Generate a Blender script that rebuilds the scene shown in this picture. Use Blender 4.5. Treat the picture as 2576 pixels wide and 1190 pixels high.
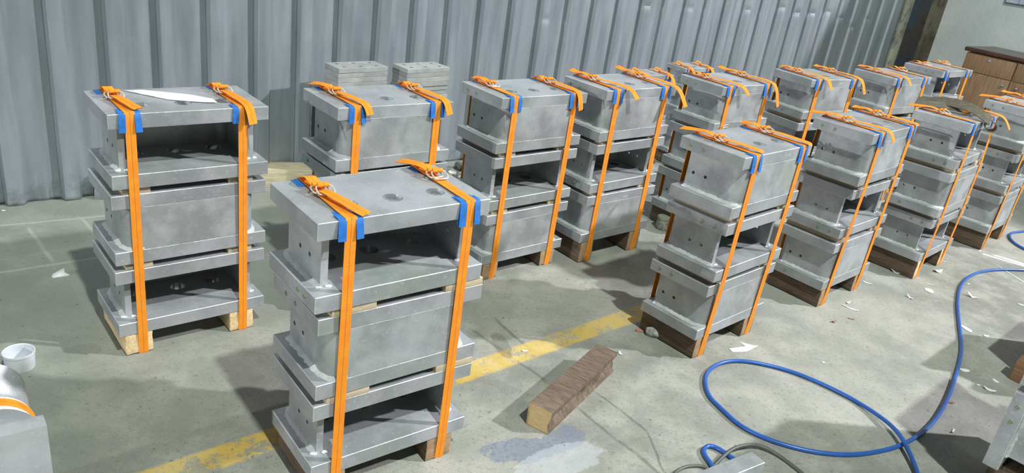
import bpy, bmesh, math, random
from mathutils import Vector, Matrix, geometry, noise
random.seed(7)
sc = bpy.context.scene
for o in list(bpy.data.objects): bpy.data.objects.remove(o)
C = sc.collection
R = math.radians

# ------------------------------------------------------------------ camera
F_PX, PITCH, ROLL, CAM_H = 1937.772, 0.40499137, 0.1455696, 1.58937
cp, sp, cr, sr = math.cos(PITCH), math.sin(PITCH), math.cos(ROLL), math.sin(ROLL)
fwd = Vector((0, cp, -sp)); rgt = Vector((1, 0, 0)); upv = rgt.cross(fwd)
r2 = cr * rgt + sr * upv; u2 = -sr * rgt + cr * upv
cam = bpy.data.cameras.new('camera'); camo = bpy.data.objects.new('camera', cam); C.objects.link(camo)
cam.sensor_width = 36.0; cam.lens = F_PX / 2576 * 36.0; cam.clip_start = 0.05; cam.clip_end = 100
mw = Matrix((r2, u2, -fwd)).transposed().to_4x4(); mw.translation = (0, 0, CAM_H)
camo.matrix_world = mw
sc.camera = camo

# ------------------------------------------------------------------ world, lights, exposure
sc.view_settings.view_transform = 'Standard'
sc.view_settings.look = 'None'
sc.view_settings.gamma = 1.0
sc.view_settings.exposure = -0.13
sc.view_settings.use_curve_mapping = False
wd = bpy.data.worlds.new('world'); sc.world = wd; wd.use_nodes = True
bg = wd.node_tree.nodes['Background']
wt = wd.node_tree
geo = wt.nodes.new('ShaderNodeTexCoord'); dp = wt.nodes.new('ShaderNodeVectorMath'); dp.operation = 'DOT_PRODUCT'
dp.inputs[1].default_value = Vector((-.70, -.62, .35)).normalized()      # ambient light shaped to be brighter behind left, lifting left-facing surfaces
wt.links.new(geo.outputs['Generated'], dp.inputs[0])
mr = wt.nodes.new('ShaderNodeMapRange'); mr.interpolation_type = 'SMOOTHSTEP'
for i_, v_ in enumerate((-.2, 1.0, .015, .10)): mr.inputs[i_ + 1].default_value = v_
wt.links.new(dp.outputs['Value'], mr.inputs[0]); wt.links.new(mr.outputs[0], bg.inputs[1])
bg.inputs[0].default_value = (0.80, 0.93, 1.0, 1)

def lamp(name, loc, power, col, rad):
    l = bpy.data.lights.new(name, 'POINT'); l.energy = power; l.color = col; l.shadow_soft_size = rad
    o = bpy.data.objects.new(name, l); o.location = loc; C.objects.link(o); return o
lamp('high_bay_lamp', (3.0, -2.7, 10.0), 5000, (0.93, 1.0, 0.93), 0.17)
lamp('high_bay_lamp', (14.0, 3.6, 10.3), 14200, (0.97, 0.95, 1.0), 0.22)
lamp('high_bay_lamp', (-12.0, -8.6, 4.7), 4300, (0.95, 0.97, 1.0), 0.12)

# ------------------------------------------------------------------ node helpers
class NT:
    def __init__(s, name):
        s.m = bpy.data.materials.new(name); s.m.use_nodes = True; s.t = s.m.node_tree
        s.b = s.t.nodes['Principled BSDF']
    def n(s, typ, **kw):
        nd = s.t.nodes.new(typ)
        for k, v in kw.items(): setattr(nd, k, v)
        return nd
    def put(s, sock, v):
        if isinstance(v, bpy.types.NodeSocket): s.t.links.new(v, sock)
        elif v is not None: sock.default_value = v
    def math(s, op, a, b=None, c=None, clamp=False):
        nd = s.n('ShaderNodeMath', operation=op, use_clamp=clamp)
        s.put(nd.inputs[0], a); s.put(nd.inputs[1], b); s.put(nd.inputs[2], c)
        return nd.outputs[0]
    def mix(s, f, a, b, blend='MIX'):
        nd = s.n('ShaderNodeMix', data_type='RGBA', blend_type=blend)
        s.put(nd.inputs['Factor'], f); s.put(nd.inputs[6], a); s.put(nd.inputs[7], b)
        return nd.outputs[2]
    def ramp(s, f, p0, p1, v0=0.0, v1=1.0, smooth=True):
        nd = s.n('ShaderNodeMapRange', interpolation_type='SMOOTHSTEP' if smooth else 'LINEAR')
        s.put(nd.inputs[0], f); s.put(nd.inputs[1], p0); s.put(nd.inputs[2], p1); s.put(nd.inputs[3], v0); s.put(nd.inputs[4], v1)
        return nd.outputs[0]
    def coord(s, which='Object', scale=(1, 1, 1), rot=(0, 0, 0), loc=(0, 0, 0)):
        c = s.n('ShaderNodeTexCoord'); mp = s.n('ShaderNodeMapping')
        mp.inputs['Scale'].default_value = scale; mp.inputs['Rotation'].default_value = rot; mp.inputs['Location'].default_value = loc
        s.t.links.new(c.outputs[which], mp.inputs[0]); return mp.outputs[0]
    def noise(s, vec, scale, detail=3.0, rough=0.55, out=0):
        nd = s.n('ShaderNodeTexNoise'); s.put(nd.inputs['Vector'], vec)
        nd.inputs['Scale'].default_value = scale; nd.inputs['Detail'].default_value = detail; nd.inputs['Roughness'].default_value = rough
        return nd.outputs[out]
    def bump(s, h, strength, dist=0.002):
        nd = s.n('ShaderNodeBump'); nd.inputs['Strength'].default_value = strength; nd.inputs['Distance'].default_value = dist
        s.put(nd.inputs['Height'], h); s.put(s.b.inputs['Normal'], nd.outputs[0])
    def fin(s, col=None, rough=None, metal=None):
        s.put(s.b.inputs['Base Color'], col); s.put(s.b.inputs['Roughness'], rough); s.put(s.b.inputs['Metallic'], metal)
        return s.m

def rgb(r, g, b):            # sRGB 0-255 -> linear
    f = lambda v: (v / 255 / 12.92) if v / 255 < .04045 else ((v / 255 + .055) / 1.055) ** 2.4
    return (f(r), f(g), f(b), 1)

def rnd_vec(t, vec):         # shift the texture per object so copies differ
    oi = t.n('ShaderNodeObjectInfo'); v = t.n('ShaderNodeVectorMath', operation='ADD')
    mu = t.n('ShaderNodeVectorMath', operation='SCALE'); mu.inputs[0].default_value = (31.0, 17.0, 43.0)
    t.t.links.new(oi.outputs['Random'], mu.inputs['Scale']); t.t.links.new(vec, v.inputs[0]); t.t.links.new(mu.outputs[0], v.inputs[1])
    return v.outputs[0], oi.outputs['Random']

def zinc(name, lo, hi, rough=0.42, metal=0.35, bump=0.35, green=True, bdist=.0012):
    t = NT(name); v, rn = rnd_vec(t, t.coord())
    n1 = t.noise(v, 7, 5, .62); n2 = t.noise(v, 90, 4, .6); n3 = t.noise(v, 420, 2, .6)
    c = t.mix(t.ramp(n1, .34, .66), rgb(*lo), rgb(*hi))
    if green: c = t.mix(t.math('MULTIPLY', t.ramp(t.noise(v, 3.1, 3), .5, .7), .55), c, rgb(lo[0] - 6, lo[1] + 2, lo[2] - 12))
    c = t.mix(t.ramp(n2, .55, .8, 0, .45), c, rgb(225, 228, 230))
    sc_ = t.noise(t.coord(scale=(9, 9, 60)), 3, 3, .7)
    c = t.mix(t.ramp(sc_, .66, .8, 0, .25), c, rgb(222, 224, 226))
    c = t.mix(t.math('MULTIPLY', rn, .18), c, rgb(140, 143, 142))
    t.bump(t.math('ADD', t.math('MULTIPLY', n2, .5), n3), bump, bdist)
    return t.fin(c, t.ramp(n1, .3, .7, rough - .06, rough + .1), metal)

ZINC = zinc('sprayed_zinc', (154, 158, 161), (180, 183, 187))
EDGE = zinc('zinc_edge_highlight', (206, 210, 213), (232, 235, 238), rough=.3, metal=.5, green=False)  # highlight along the plate bevels, painted in as a lighter colour
ZWEB = zinc('sprayed_zinc_channel', (158, 162, 165), (196, 200, 203), rough=.38, metal=.38, bump=.6)
WELD = zinc('zinc_weld', (192, 196, 194), (224, 227, 224), rough=.5, metal=.15, bump=1.0, green=False, bdist=.004)
SPAT = zinc('zinc_spatter', (222, 225, 224), (242, 244, 242), rough=.45, metal=.1, bump=.9, green=False)
PLATE = zinc('dusty_zinc', (150, 154, 152), (176, 178, 174), rough=.55, metal=.15)

def simple(name, col, rough=.5, metal=0.0, nscale=30, var=.12, bumps=0.0, bscale=200):
    t = NT(name); v = t.coord(); n = t.noise(v, nscale, 4)
    dark = tuple(c * (1 - var * 2) for c in col[:3]) + (1,)
    c = t.mix(t.ramp(n, .35, .7), dark, col)
    if bumps: t.bump(t.noise(v, bscale, 3), bumps, .001)
    return t.fin(c, rough, metal)
RIM = simple('machined_steel', rgb(226, 230, 232), .2, .85, 60, .03)
PLUG = simple('green_plug', rgb(140, 156, 120), .5, 0, 200, .2)
WIRE = simple('zinc_wire', rgb(226, 222, 212), .3, .35, 50, .05)
BLUE = simple('blue_webbing', rgb(36, 118, 205), .6, 0, 60, .12, .4, 500)
WHITEP = simple('white_plastic', rgb(232, 234, 232), .45, 0, 20, .05)
FOAM = simple('white_foam', rgb(232, 232, 226), .7, 0, 20, .05)
CUP = simple('white_cup_plastic', rgb(214, 218, 224), .35, 0, 12, .04)
HOSE = simple('blue_hose_rubber', rgb(44, 96, 178), .32, 0, 20, .08)
CABLE = simple('grey_cable_rubber', rgb(92, 98, 90), .5, 0, 20, .1)
STONE = simple('rubble_stone', rgb(176, 176, 170), .8, 0, 60, .2, .8, 80)
BRICKC = simple('brick_chip', rgb(196, 138, 114), .85, 0, 60, .15, .5)
PEEL = simple('wood_chip', rgb(190, 150, 130), .85, 0, 60, .15, .5)
BLACK = simple('black_rubber', rgb(30, 31, 32), .6)
CHROME = simple('chrome_knob', rgb(225, 225, 225), .2, .9, 30, .02)
CLEAR = simple('clear_plastic', rgb(150, 150, 138), .18, .0, 40, .25)
FLASH = simple('metal_flashing', rgb(196, 202, 208), .45, .2, 20, .08)
CANVAS = simple('olive_canvas', rgb(104, 98, 82), .85, 0, 40, .15, .8, 400)
TXT = simple('stamped_mark', rgb(236, 240, 240), .5)

def webbing():
    t = NT('orange_webbing'); uv = t.coord('UV')
    sx = t.n('ShaderNodeSeparateXYZ'); t.t.links.new(uv, sx.inputs[0])
    u, v = sx.outputs[0], sx.outputs[1]
    d = t.math('ABSOLUTE', t.math('SUBTRACT', u, .5))
    line = t.ramp(d, .018, .038, 1, 0)
    dash = t.ramp(t.math('SINE', t.math('MULTIPLY', v, 1150.0)), -.3, .1)
    weave = t.math('MULTIPLY', t.math('SINE', t.math('MULTIPLY', v, 3600.0)), t.math('SINE', t.math('MULTIPLY', u, 80.0)))
    n = t.noise(t.coord(), 25, 3)
    c = t.mix(t.ramp(n, .35, .7), rgb(246, 142, 12), rgb(250, 156, 22))
    c = t.mix(t.ramp(d, .42, .5, 0, .35), c, rgb(240, 150, 60))
    c = t.mix(t.math('MULTIPLY', t.math('MULTIPLY', line, dash), .85), c, rgb(70, 34, 12))
    t.bump(weave, .5, .0006)
    return t.fin(c, .62, 0.0)
ORANGE = webbing()

def wood(name, a, b, scale=(1, 1, 1), rough=.75, grain=9.0, bump=.4):
    t = NT(name); v, rn = rnd_vec(t, t.coord(scale=scale))
    n = t.noise(v, grain, 5, .6); n2 = t.noise(v, grain * 6, 3, .6)
    c = t.mix(t.ramp(n, .3, .7), rgb(*a), rgb(*b)); c = t.mix(t.ramp(n2, .55, .75, 0, .5), c, rgb(*[x * .7 for x in a]))
    t.bump(n2, bump, .002)
    return t.fin(c, rough, 0.0)
PINE = wood('pine_timber', (208, 178, 132), (232, 208, 166), (12, 1.2, 12))
BROWN = wood('brown_timber', (82, 66, 52), (112, 93, 74), (12, 1.2, 12))
GREYW = wood('grey_weathered_timber', (98, 82, 68), (136, 118, 102), (16, 2, 5), bump=1.0)
BEAMW = wood('dirty_pine_timber', (168, 160, 134), (208, 198, 164), (1.2, 12, 12))
PLY = wood('plywood', (178, 160, 130), (214, 200, 172), (3, 3, 160))
ENDG = wood('sawn_end_grain', (186, 156, 106), (214, 186, 138), (3, 3, 60))
CABW = wood('teak_veneer', (128, 98, 70), (160, 127, 94), (26, 2, 1.3), rough=.5, grain=5, bump=.1)
CABTOP = wood('dark_red_edge', (74, 44, 38), (98, 60, 52), (1, 1, 1), rough=.4)
CABLAM = simple('grey_laminate', rgb(128, 124, 118), .5, 0, 30, .08)

# ------------------------------------------------------------------ floor material
def floor_mat():
    t = NT('worn_concrete'); v = t.coord()
    sx = t.n('ShaderNodeSeparateXYZ'); t.t.links.new(v, sx.inputs[0]); X, Y = sx.outputs[0], sx.outputs[1]
    nbig = t.noise(v, .9, 5, .6); nmid = t.noise(v, 5, 6, .65); nf = t.noise(v, 60, 4, .7); ns = t.noise(v, 380, 2, .7)
    c = t.mix(t.ramp(nbig, .35, .65), rgb(132, 134, 125), rgb(158, 160, 151))
    c = t.mix(t.ramp(nmid, .40, .66, 0, .7), c, rgb(176, 176, 167))
    c = t.mix(t.ramp(nf, .52, .74, 0, .75), c, rgb(104, 106, 98))
    c = t.mix(t.ramp(ns, .54, .70, 0, .85), c, rgb(84, 86, 79))
    c = t.mix(t.ramp(ns, .28, .42, .55, 0), c, rgb(214, 214, 206))
    wx = t.math('MULTIPLY', t.math('SUBTRACT', nmid, .5), .10); wf = t.math('MULTIPLY', t.math('SUBTRACT', nf, .5), .02)
    # left part of the floor blends towards a darker, flatter grey-green
    lf = t.ramp(t.math('ADD', X, t.math('MULTIPLY', Y, -.35)), -2.2, -1.0, 1, 0)
    c = t.mix(t.math('MULTIPLY', lf, .5), c, rgb(120, 127, 114))
    def seg(ax, ay, bx, by, w):
        dx, dy = bx - ax, by - ay; L = math.hypot(dx, dy); dx /= L; dy /= L
        qx = t.math('SUBTRACT', X, ax); qy = t.math('SUBTRACT', Y, ay)
        al = t.math('ADD', t.math('MULTIPLY', qx, dx), t.math('MULTIPLY', qy, dy))
        pe = t.math('ABSOLUTE', t.math('ADD', t.math('ADD', t.math('MULTIPLY', qx, -dy), t.math('MULTIPLY', qy, dx)), t.math('MULTIPLY', wx, .35)))
        m = t.ramp(pe, w * .4, w * 1.6, 1, 0)
        m = t.math('MULTIPLY', m, t.ramp(al, -.03, .03)); return t.math('MULTIPLY', m, t.ramp(al, L - .03, L + .03, 1, 0))
    masks = None
    for s_ in [(.32, 2.27, .43, 2.137, .006), (.43, 2.137, .506, 2.071, .006), (.506, 2.071, .60, 1.95, .007), (.385, 2.385, .47, 2.303, .004),
               (.47, 2.303, .553, 2.193, .005), (.553, 2.193, .588, 2.0, .004), (-.10, 2.70, .20, 2.41, .007), (-.02, 2.82, .13, 2.62, .008)]:
        m = seg(*s_); masks = m if masks is None else t.math('MAXIMUM', masks, m)
    c = t.mix(t.math('MULTIPLY', masks, .6), c, rgb(96, 98, 88))
    j = None                                       # paving joints on the left
    for s_ in [(-2.6, 2.06, -1.2, 3.29, .008), (-2.9, 2.50, -1.5, 3.55, .008), (-2.12, 3.02, -1.85, 2.76, .008), (-1.75, 2.98, -2.0, 3.2, .006)]:
        m = seg(*s_); j = m if j is None else t.math('MAXIMUM', j, m)
    c = t.mix(t.math('MULTIPLY', j, .4), c, rgb(186, 188, 180))
    # square dark repair patch
    def box(cx, cy, a, hx, hy, soft=.015):
        qx = t.math('SUBTRACT', X, cx); qy = t.math('SUBTRACT', Y, cy); ca, sa = math.cos(a), math.sin(a)
        ux = t.math('ABSOLUTE', t.math('ADD', t.math('MULTIPLY', qx, ca), t.math('MULTIPLY', qy, sa)))
        uy = t.math('ABSOLUTE', t.math('ADD', t.math('MULTIPLY', qx, -sa), t.math('MULTIPLY', qy, ca)))
        return t.math('MULTIPLY', t.ramp(t.math('ADD', ux, wf), hx - soft, hx + soft, 1, 0), t.ramp(t.math('ADD', uy, wf), hy - soft, hy + soft, 1, 0))
    c = t.mix(t.math('MULTIPLY', box(-1.97, 2.93, R(42), .13, .10), .35), c, rgb(118, 124, 112))
    # worn yellow floor line
    dl = t.math('ADD', t.math('ADD', t.math('MULTIPLY', X, -.6871), t.math('MULTIPLY', Y, .7266)), wf)
    band = t.math('MULTIPLY', t.ramp(dl, 1.748, 1.762), t.ramp(dl, 1.846, 1.862, 1, 0))
    er = t.math('ADD', t.noise(v, 9, 6, .75), t.math('MULTIPLY', t.math('SUBTRACT', nf, .5), .5))
    band = t.math('MULTIPLY', band, t.ramp(er, .40, .50, .12, 1))
    ycol = t.mix(t.ramp(nmid, .35, .65), rgb(200, 166, 66), rgb(216, 190, 112))
    c = t.mix(t.math('MULTIPLY', band, .88), c, ycol)
    # blue-grey paint stain with frayed edge
    def blob(cx, cy, a, rx, ry, amt):
        qx = t.math('SUBTRACT', X, cx); qy = t.math('SUBTRACT', Y, cy); ca, sa = math.cos(a), math.sin(a)
        ux = t.math('DIVIDE', t.math('ADD', t.math('MULTIPLY', qx, ca), t.math('MULTIPLY', qy, sa)), rx)
        uy = t.math('DIVIDE', t.math('ADD', t.math('MULTIPLY', qx, -sa), t.math('MULTIPLY', qy, ca)), ry)
        r = t.math('SQRT', t.math('ADD', t.math('MULTIPLY', ux, ux), t.math('MULTIPLY', uy, uy)))
        return t.ramp(t.math('ADD', r, t.math('MULTIPLY', t.math('SUBTRACT', t.noise(v, 11, 6, .7), .5), amt)), .9, 1.02, 1, 0)
    bl = t.math('MAXIMUM', blob(.125, 2.0, R(20), .14, .062, 1.6), blob(.26, 2.08, R(50), .10, .055, 1.6))
    bl = t.math('MULTIPLY', bl, t.ramp(nf, .35, .6, .95, .45))
    c = t.mix(bl, c, rgb(112, 122, 142))
    c = t.mix(t.math('MULTIPLY', blob(.26, 1.98, R(35), .17, .07, 1.2), .3), c, rgb(206, 212, 220))
    c = t.mix(t.math('MULTIPLY', blob(.02, 2.62, R(110), .10, .035, 1.5), .5), c, rgb(104, 104, 92))
    c = t.mix(t.math('MULTIPLY', blob(-1.45, 2.55, R(40), .5, .12, 1.5), .25), c, rgb(126, 130, 116))
    # small dark pits
    pit = t.ramp(t.math('ADD', t.noise(v, 46, 2, .45), t.math('MULTIPLY', lf, .02)), .72, .76)
    c = t.mix(t.math('MULTIPLY', pit, .65), c, rgb(72, 74, 68))
    t.bump(t.math('ADD', t.math('ADD', nf, t.math('MULTIPLY', ns, .6)), t.math('MULTIPLY', masks, -1.5)), .45, .004)
    return t.fin(c, t.ramp(nmid, .3, .7, .55, .75), 0.0)

def wall_mat():
    t = NT('galvanised_sheet'); v = t.coord()
    st = t.noise(t.coord(scale=(5, 5, .5)), 3, 3, .5); n = t.noise(v, 3, 5, .65); fine = t.noise(v, 300, 2)
    c = t.mix(t.ramp(st, .3, .7), rgb(140, 148, 155), rgb(158, 166, 173))
    c = t.mix(t.ramp(n, .45, .75, 0, .5), c, rgb(134, 146, 150))
    scr = t.noise(t.coord(scale=(60, 60, 8)), 2.5, 2, .5)
    c = t.mix(t.ramp(scr, .75, .80, 0, .5), c, rgb(92, 98, 104))
    sx = t.n('ShaderNodeSeparateXYZ'); t.t.links.new(v, sx.inputs[0])
    low = t.math('MULTIPLY', t.ramp(sx.outputs[2], .0, .22, 1, 0), t.ramp(t.noise(v, 14, 5, .7), .4, .65))
    c = t.mix(t.math('MULTIPLY', low, .6), c, rgb(104, 112, 112))
    t.bump(t.math('ADD', n, t.math('MULTIPLY', fine, .05)), .25, .01)
    return t.fin(c, t.ramp(st, .3, .7, .36, .48), .4)

def plaster():
    t = NT('pale_plaster'); v = t.coord(); n = t.noise(v, 2.2, 5, .6); f = t.noise(v, 26, 5, .7)
    c = t.mix(t.ramp(n, .3, .7), rgb(198, 206, 204), rgb(214, 220, 217))
    c = t.mix(t.ramp(f, .68, .74, 0, .7), c, rgb(104, 100, 88))
    t.bump(f, .4, .01); return t.fin(c, .85, 0.0)
def column_mat(name, a, b, d):
    t = NT(name); v = t.coord(); n = t.noise(v, 2.6, 5, .6); f = t.noise(v, 9, 5, .7)
    c = t.mix(t.ramp(n, .42, .58), rgb(*a), rgb(*b)); c = t.mix(t.ramp(f, .5, .68, 0, .8), c, rgb(*d))
    t.bump(f, .6, .01); return t.fin(c, .8, 0.0)

# ------------------------------------------------------------------ mesh helpers
def link(name, me, mat, parent=None, loc=None):
    o = bpy.data.objects.new(name, me); C.objects.link(o)
    if mat is not None:
        for m in (mat if isinstance(mat, (list, tuple)) else [mat]): me.materials.append(m)
    if parent is not None: o.parent = parent
    if loc is not None: o.location = loc
    return o
def fin_bm(bm, name, sharp=35, smooth=True):
    bmesh.ops.recalc_face_normals(bm, faces=bm.faces[:])
    for f in bm.faces: f.smooth = smooth
    for e in bm.edges:
        e.smooth = not (len(e.link_faces) == 2 and e.calc_face_angle(0) > R(sharp))
    me = bpy.data.meshes.new(name); bm.to_mesh(me); bm.free(); return me
def bevel_outer(bm, w, seg=2, ang=50):
    bmesh.ops.recalc_face_normals(bm, faces=bm.faces[:]); bm.normal_update()
    es = [e for e in bm.edges if len(e.link_faces) == 2 and e.calc_face_angle(0) > R(ang)]
    if es: bmesh.ops.bevel(bm, geom=es, offset=w, segments=seg, affect='EDGES', profile=.5)
def add_box(bm, x0, x1, y0, y1, z0, z1, M=None):
    vs = [bm.verts.new(v) for v in [(x0, y0, z0), (x1, y0, z0), (x1, y1, z0), (x0, y1, z0), (x0, y0, z1), (x1, y0, z1), (x1, y1, z1), (x0, y1, z1)]]
    if M: 
        for v in vs: v.co = M @ v.co
    return [bm.faces.new([vs[i] for i in q]) for q in [(3, 2, 1, 0), (4, 5, 6, 7), (0, 1, 5, 4), (1, 2, 6, 5), (2, 3, 7, 6), (3, 0, 4, 7)]]
def box_me(name, x0, x1, y0, y1, z0, z1, bev=.002, jit=0, cuts=0):
    bm = bmesh.new(); add_box(bm, x0, x1, y0, y1, z0, z1)
    if cuts: bmesh.ops.subdivide_edges(bm, edges=bm.edges[:], cuts=cuts, use_grid_fill=True)
    if jit:
        for v in bm.verts: v.co += Vector([random.uniform(-jit, jit) for _ in range(3)])
    if bev: bevel_outer(bm, bev)
    return fin_bm(bm, name)
def tube_me(name, pts, r, seg=8, closed=False, smoothit=0):
    P = [Vector(p) for p in pts]
    for _ in range(smoothit):
        Q = []
        n = len(P)
        for i in range(n if closed else n - 1):
            a, b = P[i], P[(i + 1) % n]; Q += [a.lerp(b, .25), a.lerp(b, .75)]
        if not closed: Q = [P[0]] + Q + [P[-1]]
        P = Q
    bm = bmesh.new(); rings = []; n = len(P); prev = None
    for i, p in enumerate(P):
        if closed: t = (P[(i + 1) % n] - P[i - 1]).normalized()
        else: t = (P[min(i + 1, n - 1)] - P[max(i - 1, 0)]).normalized()
        if prev is None:
            a = Vector((0, 0, 1)) if abs(t.z) < .9 else Vector((1, 0, 0)); u = t.cross(a).normalized()
        else: u = (prev - t * prev.dot(t)).normalized()
        prev = u; w = t.cross(u)
        rings.append([bm.verts.new(p + r * (math.cos(k * 2 * math.pi / seg) * u + math.sin(k * 2 * math.pi / seg) * w)) for k in range(seg)])
    m = n if closed else n - 1
    for i in range(m):
        A, B = rings[i], rings[(i + 1) % n]
        for k in range(seg): bm.faces.new([A[k], A[(k + 1) % seg], B[(k + 1) % seg], B[k]])
    if not closed: bm.faces.new(rings[0][::-1]); bm.faces.new(rings[-1])
    return fin_bm(bm, name, 60)
def ribbon_me(name, pts, side, w, th=.0016, smoothit=0, closed=False, uvw=True):
    """pts: centre line; side: vector or list of side vectors (unit)."""
    P = [Vector(p) for p in pts]; S = [Vector(side)] * len(P) if isinstance(side, (Vector, tuple)) else [Vector(s) for s in side]
    for _ in range(smoothit):
        Q, T = [], []
        n = len(P)
        for i in range(n if closed else n - 1):
            j = (i + 1) % n
            Q += [P[i].lerp(P[j], .25), P[i].lerp(P[j], .75)]; T += [S[i].lerp(S[j], .25), S[i].lerp(S[j], .75)]
        if not closed: Q = [P[0]] + Q + [P[-1]]; T = [S[0]] + T + [S[-1]]
        P, S = Q, T
    bm = bmesh.new(); uvl = bm.loops.layers.uv.new('UVMap'); n = len(P); rows = []; L = 0; Ls = []
    for i in range(n):
        t = (P[(i + 1) % n] - P[i - 1]) if closed else (P[min(i + 1, n - 1)] - P[max(i - 1, 0)])
        s = S[i].normalized(); nn = t.normalized().cross(s).normalized() * th * .5
        if i: L += (P[i] - P[i - 1]).length
        Ls.append(L)
        rows.append([bm.verts.new(P[i] - s * w / 2 + nn), bm.verts.new(P[i] + s * w / 2 + nn), bm.verts.new(P[i] + s * w / 2 - nn), bm.verts.new(P[i] - s * w / 2 - nn)])
    Ls.append(L + (P[0] - P[-1]).length)
    for i in range(n if closed else n - 1):
        A, B = rows[i], rows[(i + 1) % n]
        for k, (u0, u1) in enumerate([(0, 1), (1, 1), (1, 0), (0, 0)]):
            f = bm.faces.new([A[k], A[(k + 1) % 4], B[(k + 1) % 4], B[k]])
            for l, uv in zip(f.loops, [(u0, Ls[i]), (u1, Ls[i]), (u1, Ls[i + 1]), (u0, Ls[i + 1])]): l[uvl].uv = uv
    if not closed: bm.faces.new(rows[0]); bm.faces.new(rows[-1][::-1])
    return fin_bm(bm, name, 50)

def panel(bm, outline, holes, lift, nrm_depth, hole_mat=1, seg=20):
    """flat panel with round holes; lift(u,v,d) -> 3D; nrm_depth thickness."""
    loops = [[(u, v) for u, v in outline]]
    for (cx, cy, r) in holes:
        loops.append([(cx + r * math.cos(2 * math.pi * k / seg), cy + r * math.sin(2 * math.pi * k / seg)) for k in range(seg)])
    tris = geometry.tessellate_polygon([[Vector((u, v, 0)) for u, v in lp] for lp in loops])
    flat = [q for lp in loops for q in lp]
    A = [bm.verts.new(lift(u, v, 0)) for u, v in flat]; B = [bm.verts.new(lift(u, v, nrm_depth)) for u, v in flat]
    for t in tris:
        try: bm.faces.new([A[i] for i in t]); bm.faces.new([B[i] for i in reversed(t)])
        except ValueError: pass
    o = 0
    for li, lp in enumerate(loops):
        n = len(lp)
        for k in range(n):
            f = bm.faces.new([A[o + k], A[o + (k + 1) % n], B[o + (k + 1) % n], B[o + k]])
            if li: f.material_index = hole_mat
        o += n

# ------------------------------------------------------------------ the steel bracket
BL_, BD, BH, BT = 0.5, 0.2835, 0.2425, 0.0466
def plate_me(name, holes, step=False):
    bm = bmesh.new()
    panel(bm, [(0, 0), (BL_, 0), (BL_, BD), (0, BD)], holes, lambda u, v, d: (u, v, d), BT, seg=28)
    bmesh.ops.recalc_face_normals(bm, faces=bm.faces[:]); bm.normal_update()
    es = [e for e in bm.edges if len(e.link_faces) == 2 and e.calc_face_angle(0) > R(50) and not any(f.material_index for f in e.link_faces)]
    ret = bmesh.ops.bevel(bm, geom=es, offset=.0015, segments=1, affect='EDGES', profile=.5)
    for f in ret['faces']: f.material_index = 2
    if step:                                             # counterbored step inside each hole
        for (cx, cy, r) in holes:
            rows = []
            for (q, z) in ((r + .0005, BT - .020), (.0165, BT - .020), (.0165, .001), (r + .0005, .001)):
                rows.append([bm.verts.new((cx + q * math.cos(2 * math.pi * k / 28), cy + q * math.sin(2 * math.pi * k / 28), z)) for k in range(28)])
            for a_, b_ in zip(rows, rows[1:]):
                for k in range(28):
                    f = bm.faces.new([a_[k], a_[(k + 1) % 28], b_[(k + 1) % 28], b_[k]]); f.material_index = 1
    return fin_bm(bm, name)
HX = (.12, .25, .38)
PL_TOP = plate_me('top_plate', [(x, .092, .0265) for x in HX], True)
PL_BOT = plate_me('bottom_plate', [(x, .195, .0265) for x in HX])
XI, WT, RO = .034, .020, .055          # inset from plate end, wall thickness, outer corner radius

def channel_me(kind):
    """U-shaped channel; built with its web at y=0 ('closed'), mirrored for 'open'."""
    z0, z1 = BT, BH - BT
    yend = .248 if kind == 'closed' else BD - .047
    hy = (.162, .218) if kind == 'closed' else (BD - .167, BD - .111)
    bm = bmesh.new()
    for sx in (0, 1):
        fx = (lambda x: x) if sx == 0 else (lambda x: BL_ - x)
        panel(bm, [(RO, z0), (yend, z0), (yend, z1), (RO, z1)], [(y, .110, .0068) for y in hy],
              lambda u, v, d, fx=fx: (fx(XI + d), u, v), WT, hole_mat=0, seg=16)
        n = 10; prev = None
        for k in range(n + 1):
            a = math.pi / 2 * k / n
            po = (XI + RO - RO * math.cos(a), RO - RO * math.sin(a)); ri = RO - WT
            pi_ = (XI + RO - ri * math.cos(a), RO - ri * math.sin(a))
            cur = [bm.verts.new((fx(po[0]), po[1], z0)), bm.verts.new((fx(po[0]), po[1], z1)), bm.verts.new((fx(pi_[0]), pi_[1], z1)), bm.verts.new((fx(pi_[0]), pi_[1], z0))]
            if prev:
                for q in range(4): bm.faces.new([prev[q], prev[(q + 1) % 4], cur[(q + 1) % 4], cur[q]])
            prev = cur
    add_box(bm, XI + RO, BL_ - XI - RO, 0, WT, z0, z1)
    bmesh.ops.remove_doubles(bm, verts=bm.verts[:], dist=1e-5)
    kill = []                                            # drop the inner faces where pieces meet
    for f in bm.faces:
        f.normal_update(); ce = f.calc_center_median()
        if abs(f.normal.y) > .9 and abs(ce.y - RO) < 1e-4: kill.append(f)
        elif abs(f.normal.x) > .9 and ce.y < WT and min(abs(ce.x - XI - RO), abs(ce.x - BL_ + XI + RO)) < 1e-4: kill.append(f)
    bmesh.ops.delete(bm, geom=kill, context='FACES_ONLY')
    if kind == 'open':
        for v in bm.verts: v.co.y = BD - v.co.y
    return fin_bm(bm, 'channel')
CH = {k: channel_me(k) for k in ('closed', 'open')}

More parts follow.
